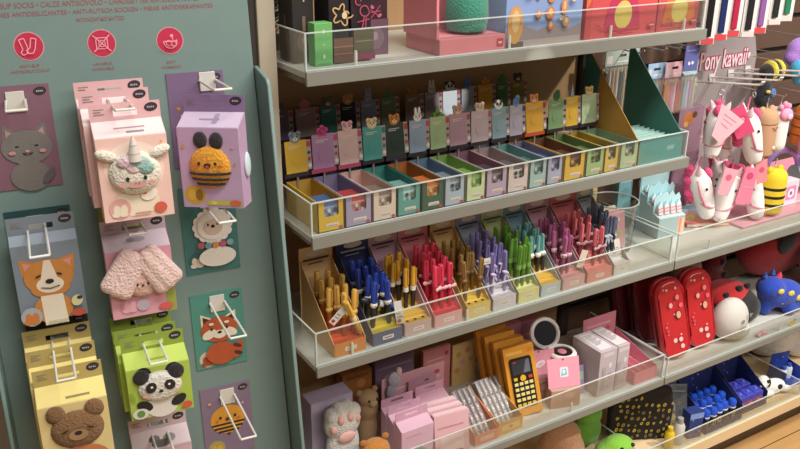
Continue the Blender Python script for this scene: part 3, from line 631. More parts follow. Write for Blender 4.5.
BB = [
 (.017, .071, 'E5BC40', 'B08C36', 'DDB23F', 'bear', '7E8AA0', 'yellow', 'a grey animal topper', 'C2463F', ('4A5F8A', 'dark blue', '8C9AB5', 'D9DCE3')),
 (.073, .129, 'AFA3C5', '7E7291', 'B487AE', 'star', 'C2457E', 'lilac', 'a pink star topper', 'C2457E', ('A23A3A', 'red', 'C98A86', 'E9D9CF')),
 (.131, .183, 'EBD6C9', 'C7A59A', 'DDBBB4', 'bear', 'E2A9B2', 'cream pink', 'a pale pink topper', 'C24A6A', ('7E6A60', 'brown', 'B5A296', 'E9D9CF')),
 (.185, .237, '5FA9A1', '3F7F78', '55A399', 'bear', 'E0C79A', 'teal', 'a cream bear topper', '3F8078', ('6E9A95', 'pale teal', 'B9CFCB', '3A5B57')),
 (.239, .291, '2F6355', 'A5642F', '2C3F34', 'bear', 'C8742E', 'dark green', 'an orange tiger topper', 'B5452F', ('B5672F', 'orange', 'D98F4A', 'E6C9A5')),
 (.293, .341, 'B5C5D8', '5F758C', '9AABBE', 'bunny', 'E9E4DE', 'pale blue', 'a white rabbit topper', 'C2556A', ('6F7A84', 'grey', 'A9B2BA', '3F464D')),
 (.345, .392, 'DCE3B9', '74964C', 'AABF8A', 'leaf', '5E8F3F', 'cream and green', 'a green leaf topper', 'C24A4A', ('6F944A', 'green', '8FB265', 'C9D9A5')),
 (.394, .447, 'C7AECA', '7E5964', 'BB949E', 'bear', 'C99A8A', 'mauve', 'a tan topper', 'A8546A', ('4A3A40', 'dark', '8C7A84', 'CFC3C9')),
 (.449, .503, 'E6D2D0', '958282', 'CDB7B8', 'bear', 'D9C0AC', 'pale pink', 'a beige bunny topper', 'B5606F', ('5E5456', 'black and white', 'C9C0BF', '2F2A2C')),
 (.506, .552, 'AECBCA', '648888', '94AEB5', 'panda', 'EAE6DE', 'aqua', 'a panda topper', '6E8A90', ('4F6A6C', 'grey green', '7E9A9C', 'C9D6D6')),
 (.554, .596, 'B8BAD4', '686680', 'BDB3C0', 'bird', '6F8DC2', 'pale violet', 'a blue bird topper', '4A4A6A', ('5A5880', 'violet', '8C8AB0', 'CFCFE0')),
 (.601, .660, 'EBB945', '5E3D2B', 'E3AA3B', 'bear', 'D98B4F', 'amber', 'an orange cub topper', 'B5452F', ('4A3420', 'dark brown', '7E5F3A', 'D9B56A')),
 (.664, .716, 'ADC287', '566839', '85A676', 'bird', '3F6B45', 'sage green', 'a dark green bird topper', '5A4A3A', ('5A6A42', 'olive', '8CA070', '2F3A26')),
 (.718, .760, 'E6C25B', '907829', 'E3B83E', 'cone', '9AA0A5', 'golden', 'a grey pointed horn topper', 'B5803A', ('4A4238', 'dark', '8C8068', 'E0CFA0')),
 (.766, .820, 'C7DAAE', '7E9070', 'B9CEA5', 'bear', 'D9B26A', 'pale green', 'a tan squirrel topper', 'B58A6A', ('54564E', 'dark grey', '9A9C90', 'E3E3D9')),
]
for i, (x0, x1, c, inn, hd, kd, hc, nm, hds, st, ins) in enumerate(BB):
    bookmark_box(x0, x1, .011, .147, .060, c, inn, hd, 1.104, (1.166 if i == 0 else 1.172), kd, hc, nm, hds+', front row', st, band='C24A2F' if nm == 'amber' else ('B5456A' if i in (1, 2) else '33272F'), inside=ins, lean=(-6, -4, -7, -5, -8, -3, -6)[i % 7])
BK = [
 (.045, .100, '7A6480', 'bear', '6E5A78', 'dusky purple', 'a purple topper'), (.106, .160, '9F8B86', 'star', 'D98B9C', 'taupe', 'a pink flower topper'), (.163, .208, '437E76', 'bear', '6E6A4A', 'deep teal', 'an olive bear topper'),
 (.211, .255, '26302E', 'bear', 'E29A4A', 'black', 'a bright orange fox topper'), (.260, .305, '8F9AB5', 'bunny', 'A9B0C2', 'slate blue', 'a grey rabbit topper'), (.310, .355, '73896A', 'leaf', '5B8A4A', 'moss green', 'a leafy topper'),
 (.372, .420, '8A6F6A', 'star', 'B5803A', 'brown mauve', 'a golden topper'), (.424, .470, '9E9296', 'bunny', 'EAE2DA', 'warm grey', 'a white rabbit topper'), (.473, .520, 'D9E3EC', 'panda', 'F0ECE6', 'white', 'a panda topper'),
 (.525, .565, 'A9AEB8', 'bird', '5A85CF', 'pale grey', 'a blue bird topper'), (.572, .622, 'E3A93A', 'star', 'E09A35', 'orange yellow', 'an orange star topper'), (.627, .666, '4A7A4A', 'leaf', '3F8A45', 'grass green', 'a green leaf topper'), (.671, .716, '8E7F2F', 'bear', '4A3F26', 'olive', 'a brown topper')]
for i, (x0, x1, hd, kd, hc, nm, hds) in enumerate(BK):
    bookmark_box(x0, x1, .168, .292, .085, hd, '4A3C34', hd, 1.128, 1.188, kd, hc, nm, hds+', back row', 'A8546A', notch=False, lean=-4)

# large teal display with sloping side walls
TD = '4F8F87'
t = thing('sloped_display', 'big teal display with sloping triangular sides at the right end of the bookmark shelf', 'display box', (.894, .09, S2))
MB().box(-.070, .070, -.078, .10, .0005, .003, M('3F756F', 'card')).build('floor', t)
MB().box(-.070, .070, -.080, -.0785, .0005, .061, M('66AAA4', 'card')).build('front_panel', t)
tri_ = [(-.080, .0005), (.115, .0005), (.115, .225), (.100, .232), (-.070, .063), (-.080, .061)]
MB().prism(tri_, -.0716, -.0700, M('A9803A', 'card'), axis='x').build('side_wall', t, label='golden sloping side wall with a teal rear end')
art(t, 'side_print', [PG('35706A', (-115, 0), (-115, 225), (-100, 231), (-62, 190), (-75, 90), (-80, 0))], X=T(-.0716, 0, 0) @ RZ(-90))
MB().prism([(y, z) for y, z in tri_], .0700, .0716, M('3C7A6F', 'card'), axis='x').build('side_wall', t)
art(t, 'front_print', [RB(18, -8, 44, 6, 3, '8CC0BA'), B(22, -2, 40, 1, 'C9E0DC'), E(56, 12, 3, 3, 'C9807F')], y=-.080, z=.032)
for q in range(7):
    cc = tag(MB().box(-.060, .060, -.0006, .0006, 0, .050, M('86ABA3', 'card')).build('notepad', None, bevel=.0003, X=T(.894, .030+.016*q, S2+.0035) @ RX(-14)), 'pale green card filed inside the big teal display', 'card', 'cards inside the big teal display')
    art(cc, 'card_print', [B(-56, 30, 56, 47, '9DBDB4')]+[ST(-50+9*k, 10, -46+9*k, 44, 2, '6F9A92') for k in range(12)], y=-.0006)
# hanging pencil sets behind it, on a rail
t = thing('hanging_rail', 'dark grey rail with hooks under the top shelf end, carrying pencil packs', 'rail', (1.09, .33, 1.235))
DG = M('4A4A4E', 'metal')
MB().box(-.16, .30, .046, .0545, -.006, .006, DG).build('bar', t, bevel=.001)
for x_ in (-.14, .28): MB().box(x_-.004, x_+.004, .048, .0545, -.05, .05, DG).build('bar_bracket', t)
for x_ in (-.088, -.01, .045, .10): MB().tube([(x_, .05, 0), (x_, -.13, .004), (x_, -.138, .012)], .002, M('B5B5B8', 'metal'), 8).build('prong', t)
def pencil_pack(x, y, z, w, h, label, hdr, cols, rot=0, bg=None, group=None):
    t = thing('pencil_pack', label, 'pencil pack', T(x, y, z) @ RZ(rot), group)
    mt = M(hdr, 'card'); hh = .040
    mb = MB(); mb.box(-w/2, w/2, -.001, .001, -.012, 0, mt); mb.box(-w/2, w/2, -.001, .001, -hh, -.019, mt); mb.box(-w/2, -.012, -.001, .001, -.019, -.012, mt); mb.box(.012, w/2, -.001, .001, -.019, -.012, mt)
    hc_ = mb.build('header_card', t); art(hc_, 'header_print', [RB(-w*460, -34, -w*300, -14, 2, 'D9D3CF'), B(-w*200, -32, w*300, -29, 'E3E0DA')], y=-.001)
    MB().box(-w/2, w/2, -.0062, -.0055, -h, -hh+.004, FILM).build('clear_sleeve', t)
    if bg: MB().box(-w/2, w/2, .0055, .0065, -h, -hh+.004, M(bg, 'card')).build('backing_card', t)
    n = len(cols)
    for i, c in enumerate(cols):
        xx = -w/2+w*(i+.5)/n; mb = MB(); r = min(.0042, w/n*.42)
        mb.cyl((xx, 0, -h+.004), (xx, 0, -hh-.016), r, M(c, 'gloss'), n=6); mb.cyl((xx, 0, -hh-.016), (xx, 0, -hh-.003), r, M('D9B98C', 'card'), .0006, n=6)
        mb.build('pencil', t)
    return t
pencil_pack(1.002, .262, 1.240, .118, .185, 'clear pack of wooden pencils with a grey green header, behind the teal display', 'A9B8B0', ['3A3A3A', 'D9D3C6', 'C7A97A', 'E0D6C4', '4A5A4A', 'D9C7A5', 'C96A4A', 'D98A3A', 'E3A23A'], bg='B5BDB2')
pencil_pack(1.080, .215, 1.205, .065, .135, 'blue pencil pack on the dark rail, left of the colourful ones', '9ABAD9', ['7FA6D6', '5B85BF', 'A9C5E6', 'D9E3EE', '6F9AC9', 'E3CF9A'], bg='8CAFD6')
pencil_pack(1.135, .205, 1.205, .070, .135, 'orange and pink pencil pack on the dark rail', 'E9B9C5', ['D9893A', 'E0A85A', 'E08CA5', 'E9D3DC', 'D96A5A', 'E6B53A'], bg='E6C7B5')
pencil_pack(1.190, .205, 1.205, .060, .130, 'pale pink and mint pencil pack on the dark rail', 'B5DCD9', ['E9B3C9', 'A5D9CF', 'E3E0EC', 'D9A5C9', 'C9E3A9'], bg='C9D9E6')

# ------------------------------------------------------------------ pen trays on the third shelf
def pen(label, group, low, cap, charm, cc, r=.0054, L=.094, name='pen', X=None, band=None, spots=None):
    t = thing(name, label, 'pen', X, group)
    MB().lathe([(r*.55, 0), (r*.92, .004), (r*.92, L*.55)], M(low, 'gloss'), n=10).build('barrel', t)
    c = MB().lathe([(r, L*.55), (r, L-.0025), (r*.75, L), (.0002, L)], M(cap, 'gloss'), n=12).build('cap', t)
    MB().box(-.0012, .0012, -r-.0022, -r-.0008, L*.62, L*.98, M(cap, 'gloss')).box(-.0012, .0012, -r-.001, -r*.9, L*.95, L*.98, M(cap, 'gloss')).build('clip', c)
    if charm == 'bow':
        m = M(cc, 'satin'); b = MB()
        b.ball((-.006, -r-.002, L*.50), (.0062, .003, .0046), m, RY(20), 8, 6).ball((.006, -r-.002, L*.50), (.0062, .003, .0046), m, RY(-20), 8, 6).ball((0, -r-.003, L*.5), .0028, m, None, 8, 6); b.build('bow', t)
    elif charm == 'head':
        h = MB().ball((0, -.0005, L*.50), (.0082, .0072, .0076), M(cc, 'satin'), None, 12, 8).build('animal_charm', t)
        art(h, 'face', eyes(3, 1, 1.1)+[E(0, -1.6, 1, .8, DK)], y=-.0078, z=L*.5)
    elif charm == 'band':
        MB().lathe([(r*1.12, L*.44), (r*1.12, L*.54)], M(cc, 'satin'), n=12).build('band', t)
    elif charm == 'ribbon':
        m = M(cc, 'satin'); b = MB()
        b.ball((0, -r-.002, L*.50), (.0088, .003, .004), m, RY(25), 10, 6); b.prism([(-.004, -.020), (.0, -.021), (.003, 0), (-.001, 0)], -r-.003, -r-.0018, m, T(0, 0, L*.5)); b.prism([(.006, -.016), (.010, -.014), (.003, 0), (.0, 0)], -r-.003, -r-.0018, m, T(0, 0, L*.5)); b.build('ribbon', t)
    return t
def pen_tray(x0, x1, front, side, hdr, band, low, cap, charm, cc, color, what, skip=(), rows=4, r=.0054, holes=None, L=.094, topc=None, tilt=0, y0=.018):
    w_ = x1-x0
    t = thing('pen_tray', f'{color} cardboard tray holding {what}', 'pen tray', ((x0+x1)/2, 0, S3))
    mf = M(front, 'card'); ms = M(side, 'card'); a, b = -w_/2+.001, w_/2-.001
    st = [(y0, .0005), (y0, .028)]
    for k in range(rows): st += [(y0+.024+.026*k,   .028+.006*k), (y0+.024+.026*k, .028+.006*(k+1))] if k < rows-1 else [(y0+.024+.026*k+.03,   .028+.006*k)]
    yb = st[-1][0]; st += [(yb, .0005)]
    body = MB().prism(st, a+.0015, b-.0015, M(topc or front, 'card'), axis='x').build('stepped_base', t)
    MB().box(a+.001, b-.001, y0-.0015, y0-.0002, .0005, .0285, mf).build('front_panel', t)
    art(t, 'front_print', [RB(-12, -5, 14, 4, 2, 'E9E0D6'), B(-8, -1.5, 10, .5, side)], y=y0-.0015, z=.014)
    sp = [(y0, .0005), (y0, .028), (yb+.012, .150), (yb+.012, .0005)]
    for xx in (a, b-.0014): MB().prism(sp, xx, xx+.0014, ms, axis='x').build('side_wall', t)
    h_ = MB().box(a-.002, b+.002, yb+.0125, yb+.014, .0005, .178, M(hdr, 'card')).build('header_card', t)
    art(h_, 'header_print', [B(-w_*400, 148, w_*400, 152, band), E(0, 163, w_*300, 7, 'E9DDD0'), B(-w_*250, 140, w_*200, 142, band)], y=yb+.0125)
    if holes: art(t, 'tray_holes', [E((q-1)*w_*280, -2, 3.4, 3.4, '1E1A18') for q in range(3)], X=T(0, y0+.013, .0283) @ RX(-90))
    proto = None; n = 0
    for k in range(rows):
        for q in range(3):
            if (k, q) in skip: continue
            xx = (x0+x1)/2+(q-1)*w_*.27+random.uniform(-.0015, .0015); yy = y0+.024+.026*(k-.5)+.0; zz = S3+  .028+.006*k
            X = T(xx, yy+.014 if k == 0 else yy+.013, zz+.0002) @ RY(random.uniform(-4, 4)+tilt) @ RX(random.uniform(-3, 2)) @ RZ(random.uniform(-35, 35))
            if proto is None: proto = pen(f'{what[:-1] if what.endswith("pens") else what} standing in the {color} tray', f'{what}', low, cap, charm, cc, r, L, X=X)
            else: copy_tree(proto, X)
    return t
pen_tray(.045, .118, 'DD8F4A', 'D9AE72', 'E3C08C', '3A2A22', 'A8602C', 'D2A44F', 'head', 'D9B25A', 'orange', 'tan giraffe pens', skip=((0, 0), (3, 2)), r=.0062, topc='C9502E')
pen_tray(.131, .203, '5C6488', '4A5076', '2E3A6B', 'C9CBD9', '2B2E3D', '2B449C', 'head', 'E3E0D6', 'slate blue', 'dark blue pens with starry barrels', skip=((0, 1),), r=.0064, topc='CBB53E', L=.100)
pen_tray(.206, .274, 'D3B3B0', 'C6A0A8', 'C3A0B4', '3A2A33', '2E2A26', 'D9A436', 'band', 'E9E3D3', 'dusty pink', 'black pens with amber caps', skip=((0, 0), (0, 1), (0, 2), (1, 0)), holes=True, topc='D3A94C')
pen_tray(.279, .352, 'E6B3B0', 'DDA0A0', 'E28E9A', '6E2A3A', 'C92F4A', 'D63E58', 'bow', 'E6B5BC', 'coral pink', 'red pens with pale bows', r=.0064, topc='CF4150', L=.100)
pen_tray(.362, .427, 'E6C97C', 'C9A85E', 'DDB77C', '7E2F2A', '7A5A30', '8E6F3E', 'head', '7A5530', 'mustard', 'brown bear pens', skip=((0, 1),), topc='E0BA4A', holes=True)
pen_tray(.431, .497, 'D9D0D6', '9A97A8', '9FAABC', '3A3A46', '8E84B5', '7E74AE', 'ribbon', 'C6BBDD', 'pale lilac', 'purple pens with ribbons', skip=((0, 1),), L=.098)
pen_tray(.501, .563, 'E0DB9A', 'A9AC72', 'C9D3A0', '3F6B35', '55802E', '5E8E36', 'band', '7FA552', 'lemon', 'green cactus pens', L=.100)
pen_tray(.566, .626, 'B9CAD6', '9AA9AE', '7FA3B5', '2E4A55', '2B2C2E', '6FAAA8', 'head', 'E9E6E0', 'pale blue', 'black pens with turquoise caps', skip=((0, 0), (0, 1), (0, 2)), topc='DDAF3F', r=.0048)
pen_tray(.630, .700, 'D9A9AE', '9E8A8E', 'C99AAA', '4A2A3A', '8A4A6A', 'A0587E', 'head', 'C9A9B0', 'rose pink', 'plum pens', skip=((0, 2),), topc='C98C96')
pen_tray(.705, .786, 'DE8E8A', 'B5787A', 'CC7378', '6E2A33', '8E4650', 'CB6A72', 'bow', 'B5898C', 'salmon', 'coral pens with bows', skip=((0, 0), (1, 2)), topc='D97F7C')
pen_tray(.790, .843, 'D9D5D2', '8E8E92', 'A9AEB5', '2E2E36', '2E3340', '5A6478', 'ribbon', 'A5AAB5', 'pale grey', 'slate grey pens', skip=((0, 0), (0, 1), (0, 2)), r=.0048)
# pens lying loose across the trays
pen('blue pen lying loose across the front of the blue tray', None, '2B2E3D', '34509E', 'band', 'D9D9E0', r=.0064, X=T(.130, .060, .845) @ RZ(-8) @ RY(112))
pen('gold pen leaning out of the orange tray toward the blue pens', None, 'D9A53A', 'DDB04A', 'band', 'E9D9A5', r=.0062, X=T(.112, .030, .7873) @ RY(-24) @ RX(6))
def paper_tag(x, y, z, w, h, label, rot, dot=None, lines=True, col='E6E2DA'):
    t = tag(MB().box(-w/2, w/2, -.0005, .0005, -h, 0, M(col, 'card')).build('paper_tag', None, X=T(x, y, z) @ RZ(-20) @ RY(rot)), label, 'tag')
    sh = [B(-w*350, -h*700, w*350, -h*660, '8E8A86'), B(-w*350, -h*560, w*200, -h*520, '8E8A86')]
    if dot: sh.append(E(-w*100, -h*860, w*260, w*260, dot))
    art(t, 'tag_print', sh, y=-.0005)
    return t
paper_tag(.083, .026, .862, .014, .052, 'white paper tag with a red dot hanging in front of the tan pens', 40, 'C23A3A')
paper_tag(.192, .022, .842, .016, .052, 'white paper tag with a red heart spot before the dark blue pens', -8, 'D2556A')
paper_tag(.430, .046, .873, .030, .014, 'small cream paper tag between the brown and purple pens', -8)
paper_tag(.705, .030, .838, .016, .045, 'cream paper tag hanging before the coral pens', 14, None, col='E0D2C2')
paper_tag(.815, .042, .838, .014, .040, 'white paper tag hanging before the slate grey pens', -14)

# clear round jar with pink notebooks
JX, JY = .9065, .150
t = thing('acrylic_jar', 'clear round acrylic jar with pink notebooks at the end of the pen shelf', 'jar', (JX, JY, S3))
MB().lathe([(.052, .0005), (.0545, .003), (.062, .128), (.0605, .128), (.053, .004), (.001, .004)], ACR, n=40).build('body', t)
MB().tube([(.0615*math.cos(R(k*9)), .0615*math.sin(R(k*9)), .1295) for k in range(40)], .0019, EDGE, 6, closed=True).build('rim', t)
MB().tube([(.0525*math.cos(R(k*9)), .0525*math.sin(R(k*9)), .0022) for k in range(40)], .0016, EDGE, 6, closed=True).build('base_ring', t)
def notebook(x, y, z, w, h, d, X, label, col, sh, cat='notebook', name='notebook'):
    t = thing(name, label, cat, T(x, y, z) @ X)
    MB().box(-w/2, w/2, -d/2, d/2, 0, h, M(col, 'card')).build('cover', t, bevel=.0006)
    MB().box(-w/2+.001, w/2-.0006, -d/2+.0008, d/2-.0008, h+.0001, h+.0006, M('E9E4DA', 'card')).build('page_block', t)
    art(t, 'cover_print', sh, y=-d/2, z=h/2)
    return t
pats = [E(-16, 24, 6, 6, 'D9C96A'), E(10, 32, 5, 5, 'E6DDE0'), E(14, -6, 7, 7, 'B5C96A'), E(-8, -18, 8, 6, '6FA555', 30), E(-14, 2, 4, 4, 'C25A7A'), E(8, -34, 6, 6, 'E0C9A0'), E(0, 12, 4, 4, 'B5567A')]
notebook(JX-.008, JY-.030, S3+.0045, .064, .098, .006, RX(-9), 'pink notebook with a colourful print at the front of the clear jar', 'DDA0A8', pats)
notebook(JX+.006, JY-.008, S3+.0045, .060, .094, .006, RX(-9), 'pink spotted notebook in the middle of the clear jar', 'D58F9C', pats[2:])
notebook(JX+.002, JY+.014, S3+.0045, .058, .098, .006, RX(-6), 'cream notebook at the back of the clear jar', 'D9C9B0', pats[:3])
# cards behind the jar
carton('counter_card', 'cream card standing behind the clear round jar', 'card', .905, .952, .255, .262, S3, .165, 'E0C98C', front=[B(-18, 30, 18, 34, 'B58A5A'), E(0, 55, 12, 9, 'EAD9AE')])
carton('counter_card', 'dull teal display card behind the clear jar, left of the pale blue sticks', 'card', 1.000, 1.050, .225, .245, S3, .19, '6E9AA0', front=[RB(-20, 40, 20, 60, 4, '8FB5B9'), E(0, 10, 14, 14, '5E8A90')])
# pale blue stepped display with striped sticks
DX, DY = 1.100, .165
SKY = 'A9D6DE'
t = thing('stepped_display', 'pale blue stepped display of pink striped sticks in the right bay corner', 'display box', T(DX, DY, S3) @ RZ(-8))
MB().prism([(-.050, .0005), (-.050, .060), (-.022, .066), (-.022, .080), (.006, .086), (.006, .100), (.034, .106), (.034, .0005)], -.043, .043, M('B7C9CB', 'card'), axis='x').build('stepped_base', t, bevel=.0006)
bp = [(-.046, .0005), (.046, .0005), (.046, .165), (.034, .180), (.022, .172), (.010, .192), (-.006, .178), (-.018, .196), (-.034, .182), (-.046, .176)]
hb = MB().prism(bp, .0345, .0365, M(SKY, 'card'), ).build('header_card', t)
art(hb, 'header_print', [RB(-24, 134, 22, 152, 4, 'D9EEF0'), E(-30, 168, 4, 4, 'E6F2F2'), E(26, 164, 3, 3, 'E9C9D6'), E(4, 176, 3, 3, 'E6F2F2')], y=.0345)
for k in range(3):
    yy = -.0235+.028*k; zz = [.0665, .0865, .1065][k]
    bq = [(-.043, zz), (.043, zz), (.043, zz+.036), (.036, zz+.048), (.026, zz+.040), (.014, zz+.054), (.002, zz+.044), (-.012, zz+.056), (-.024, zz+.044), (-.036, zz+.050), (-.043, zz+.040)]
    MB().prism(bq, yy+.0006, yy+.0022, M(('B9DDE3', 'AED8E0', 'C2E4E6')[k], 'card')).build('wave_card', t)
art(t, 'front_print', [B(-42, -26, 42, 26, '9FB5B5'), PG('E0B5A5', (20, -24), (42, -24), (42, 20), (20, 26)), B(24, -20, 30, 22, 'D98A7A'), B(33, -20, 38, 20, 'E6CF9A')], y=-.050, z=.031)
pr = None
for k in range(4):
    for q in range(4):
        X = T(DX, DY, S3) @ RZ(-8) @ T(-.030+.020*q, -.037+.028*k, [.0632, .0782, .0918, .1064][k]+.0006) @ RX(-12)
        if pr is None:
            pr = thing('striped_stick', 'pink and white striped stick standing in the pale blue stepped display', 'stick', X, 'striped sticks in the stepped display')
            mb = MB(); mb.box(-.0075, .0075, -.003, .003, 0, .022, M('EFD0D2', 'card')); mb.build('body', pr, bevel=.001)
            art(pr, 'stripes', [PG('D98C92', (-7, 6+8*i), (7, 9+8*i), (7, 12+8*i), (-7, 9+8*i)) for i in range(2)], y=-.003)
            MB().prism([(-.0075, 0), (.0075, 0), (.004, .009), (0, .013), (-.003, .008)], -.0028, .0028, M('C2E4E8', 'card'), T(0, 0, .0225)).build('pointed_tip', pr)
        else: copy_tree(pr, X)
carton('rainbow_box', 'small blue tent box with a rainbow, behind the coral booklet', 'box', 1.175, 1.26, .165, .20, S3, .040, '9CC9D6', rot=-18, front=[E(8, -4, 28, 22, 'C9A5C9'), E(8, -6, 23, 18, 'E0B57A'), E(8, -8, 17, 13, 'E6D97A'), E(8, -10, 12, 9, 'A9D0CE'), B(-42, -20, 42, -12, '86B9C9')])
# coral booklet lying flat
t = thing('booklet', 'coral and yellow booklet lying flat at the front of the right bay shelf', 'booklet', T(1.262, .158, S3+.001) @ RZ(-24))
MB().box(-.062, .062, -.046, .046, .0, .0012, M('D9755E', 'card')).box(-.062, .062, -.046, .046, .0095, .0107, M('E8907E', 'card')).box(-.062, -.0605, -.046, .046, .0012, .0095, M('D9755E', 'card')).build('cover', t)
MB().box(-.060, .060, -.0445, .0445, .0013, .0094, M('E6DCC6', 'card')).build('page_block', t)
art(t, 'cover_print', [PG('EFA58C', (-10, -44), (60, -44), (60, 10), (-30, 44), (-40, 44)), PG('EFC39A', (20, -44), (60, -44), (60, -10), (0, 30)), E(-36, 10, 10, 14, 'DE6F66', 20)], X=T(0, 0, .0107) @ RX(-90))

# ------------------------------------------------------------------ fourth shelf, left bay
def plush(name, label, cat, X, balls, mat, parts=(), group=None, part='body'):
    """soft toy: one continuous remeshed body from overlapping rounded masses, plus ears, patches etc. as parts"""
    t = thing(name, label, cat, X, group)
    mb = MB()
    for c, r in balls: mb.ball(c, r, mat, None, 20, 14)
    o = mb.build(part, t)
    if len(balls) > 1:
        r_ = o.modifiers.new('join', 'REMESH'); r_.mode = 'VOXEL'; r_.voxel_size = max(.003, min(min(b[1]) if hasattr(b[1], '__len__') else b[1] for b in balls)*.22); r_.use_smooth_shade = True
        s_ = o.modifiers.new('soft', 'SMOOTH'); s_.iterations = 6; s_.factor = .6
    for nm, m, bs in parts:
        mb = MB()
        for c, r in bs: mb.ball(c, r, m, None, 16, 10)
        mb.build(nm, t)
    return t
PINK = 'E2B3BE'
# paw pouch in its box
t = thing('paw_plush', 'grey white paw plush with pink toe pads, left end of the fourth shelf', 'plush', (.104, .105, S4))
mb = MB(); g = M('A9A7A6', 'fuzzy'); wp = M('DAD5D0', 'fuzzy')
for c, r in (((0, 0, .065), (.040, .022, .065)), ((0, 0, .125), (.044, .024, .042)), ((-.026, 0, .148), (.016, .018, .018)), ((-.009, 0, .158), (.016, .018, .018)), ((.012, 0, .158), (.016, .018, .018)), ((.028, 0, .146), (.016, .018, .018))): mb.ball(c, r, wp, None, 20, 12)
o = mb.build('body', t); r_ = o.modifiers.new('join', 'REMESH'); r_.mode = 'VOXEL'; r_.voxel_size = .0035; r_.use_smooth_shade = True
for c, r in (((0, -.0215, .098), (.021, .006, .014)), ((-.029, -.016, .122), (.008, .007, .010)), ((-.012, -.019, .142), (.0085, .007, .011)), ((.010, -.019, .144), (.0085, .007, .011)), ((.029, -.015, .134), (.008, .007, .010))):
    MB().ball(c, r, M('E0AFA4', 'fabric')).build('toe_pad', t)
carton('plush_box', 'lilac grey box standing behind the paw plush', 'box', .048, .150, .142, .19, S4, .165, 'B0A4BC', front=[B(-50, 62, 50, 80, 'BDB2C9'), E(0, 70, 14, 5, 'C9C0CF')])
plush('bear_pouch', 'tall brown bear pouch standing right of the paw plush', 'plush', T(.190, .150, S4), [((0, 0, .055), (.027, .022, .055)), ((0, 0, .105), (.028, .024, .034)), ((0, -.004, .135), (.026, .022, .018))], M('A98B66', 'fabric'),
      (('ear', M('9A7E5C', 'fabric'), [((-.020, 0, .149), (.008, .006, .008))]), ('ear', M('9A7E5C', 'fabric'), [((.020, 0, .149), (.008, .006, .008))]), ('muzzle', M('B09674', 'fabric'), [((.004, -.024, .127), (.010, .005, .008))]), ('eye', M('1E1A18', 'gloss'), [((-.007, -.0245, .137), .0028)]), ('eye', M('1E1A18', 'gloss'), [((.015, -.0235, .137), .0028)])))
plush('tiger_plush', 'orange round plush with a small ear in the front left corner of the fourth shelf', 'plush', T(.150, .045, S4) @ SCL(1, 1, .78), [((0, 0, .055), (.042, .030, .055)), ((.0, -.003, .095), (.036, .028, .034))], M('C88337', 'fuzzy'),
      (('ear', M('B8742E', 'fuzzy'), [((.027, 0, .126), (.009, .006, .010))]), ('ear', M('B8742E', 'fuzzy'), [((-.027, 0, .126), (.009, .006, .010))]), ('muzzle', M('E3C9A5', 'fuzzy'), [((0, -.028, .086), (.014, .006, .010))])))
carton('counter_card', 'orange brown card box in the dark back corner behind the bear pouch', 'box', .188, .268, .265, .30, S4, .125, 'A8703A', front=[E(10, 30, 12, 12, 'C98F4A'), B(-30, 48, 30, 54, '8A5A30')])
carton('gift_box', 'dusky lilac box at the back under the pen shelf, behind the pink header', 'box', .275, .385, .26, .31, S4, .145, '7E6A80', front=[B(-50, 40, 50, 46, '9A86A0'), E(-20, 10, 14, 14, '9A86A0')])
# pink display header with boxes in front
t = thing('display_header', 'wide pink header card with a grey unicorn topper, behind the pink boxes', 'display card', (.330, .170, S4))
hb = MB().box(-.090, .083, -.002, .002, .0, .150, M('D9A5B0', 'card')).build('header_card', t, bevel=.0008)
art(hb, 'header_print', [B(-70, 112, 70, 118, 'E6C6CC'), B(-60, 96, 40, 100, 'C98998'), E(62, 128, 8, 6, 'C24A5E'), E(-10, 70, 30, 18, 'DDB3C0')], y=-.002)
u = MB(); u.ball((-.062, -.010, .148), (.017, .008, .020), M('B9B2BE', 'fuzzy')).ball((-.070, -.010, .118), (.013, .008, .022), M('A9A2B0', 'fuzzy')).ball((-.050, -.011, .166), (.008, .006, .012), M('D9B3B5', 'fuzzy')); u.build('topper', t)
def tabbed_box(x, y, w, h, d, label, cols, group, rot=0, lean=0, front=None):
    t = thing('pink_carton', label, 'box', T(x, y, S4) @ RZ(rot) @ RX(lean), group)
    MB().prism([(0, .0005), (0, h), (d, h+.012), (d, .0005)], -w/2, w/2, M(cols[0], 'card', .4), axis='x').build('carton', t, bevel=.0006)
    mt = M(cols[1], 'card', .4); mb = MB(); z0 = h+.0122; y0, y1 = d-.0014, d
    mb.box(-w/2, w/2, y0, y1, z0, z0+.008, mt); mb.box(-w/2, w/2, y0, y1, z0+.014, z0+.021, mt); mb.box(-w/2, -.016, y0, y1, z0+.008, z0+.014, mt); mb.box(.016, w/2, y0, y1, z0+.008, z0+.014, mt); mb.build('hang_tab', t)
    if front: art(t, 'front_print', front, z=h/2)
    return t
arch = [B(-30, 34, 10, 36, 'B98A98')] + [E(0, -24, 26-4*k, 26-4*k, c) for k, c in enumerate(('8FA9A5', '7FA36F', 'D9C26A', 'D98F4A', 'C9584A', 'C9A9B5'))] + [B(-40, -52, 40, -30, 'DDB3C0')]
for k, l in enumerate(('front', 'middle', 'rearmost')):
    tabbed_box(.249, .026+.031*k, .083, .104, .028, f'{l} pink hang tab box of the row with a rainbow fan print', ('D8B0C3', 'D2A6BB'), 'pink boxes with rainbow fan print', front=arch)
for k, l in enumerate(('front', 'rear')):
    tabbed_box(.345, .102+.030*k, .078, .098, .027, f'{l} mauve pink hang tab box right of the rainbow fan boxes', ('CFA0B3', 'C697AB'), 'mauve pink hang tab boxes', front=[B(-30, 20, 24, 24, 'B586A0'), E(0, -10, 20, 14, 'D9B3C3')])
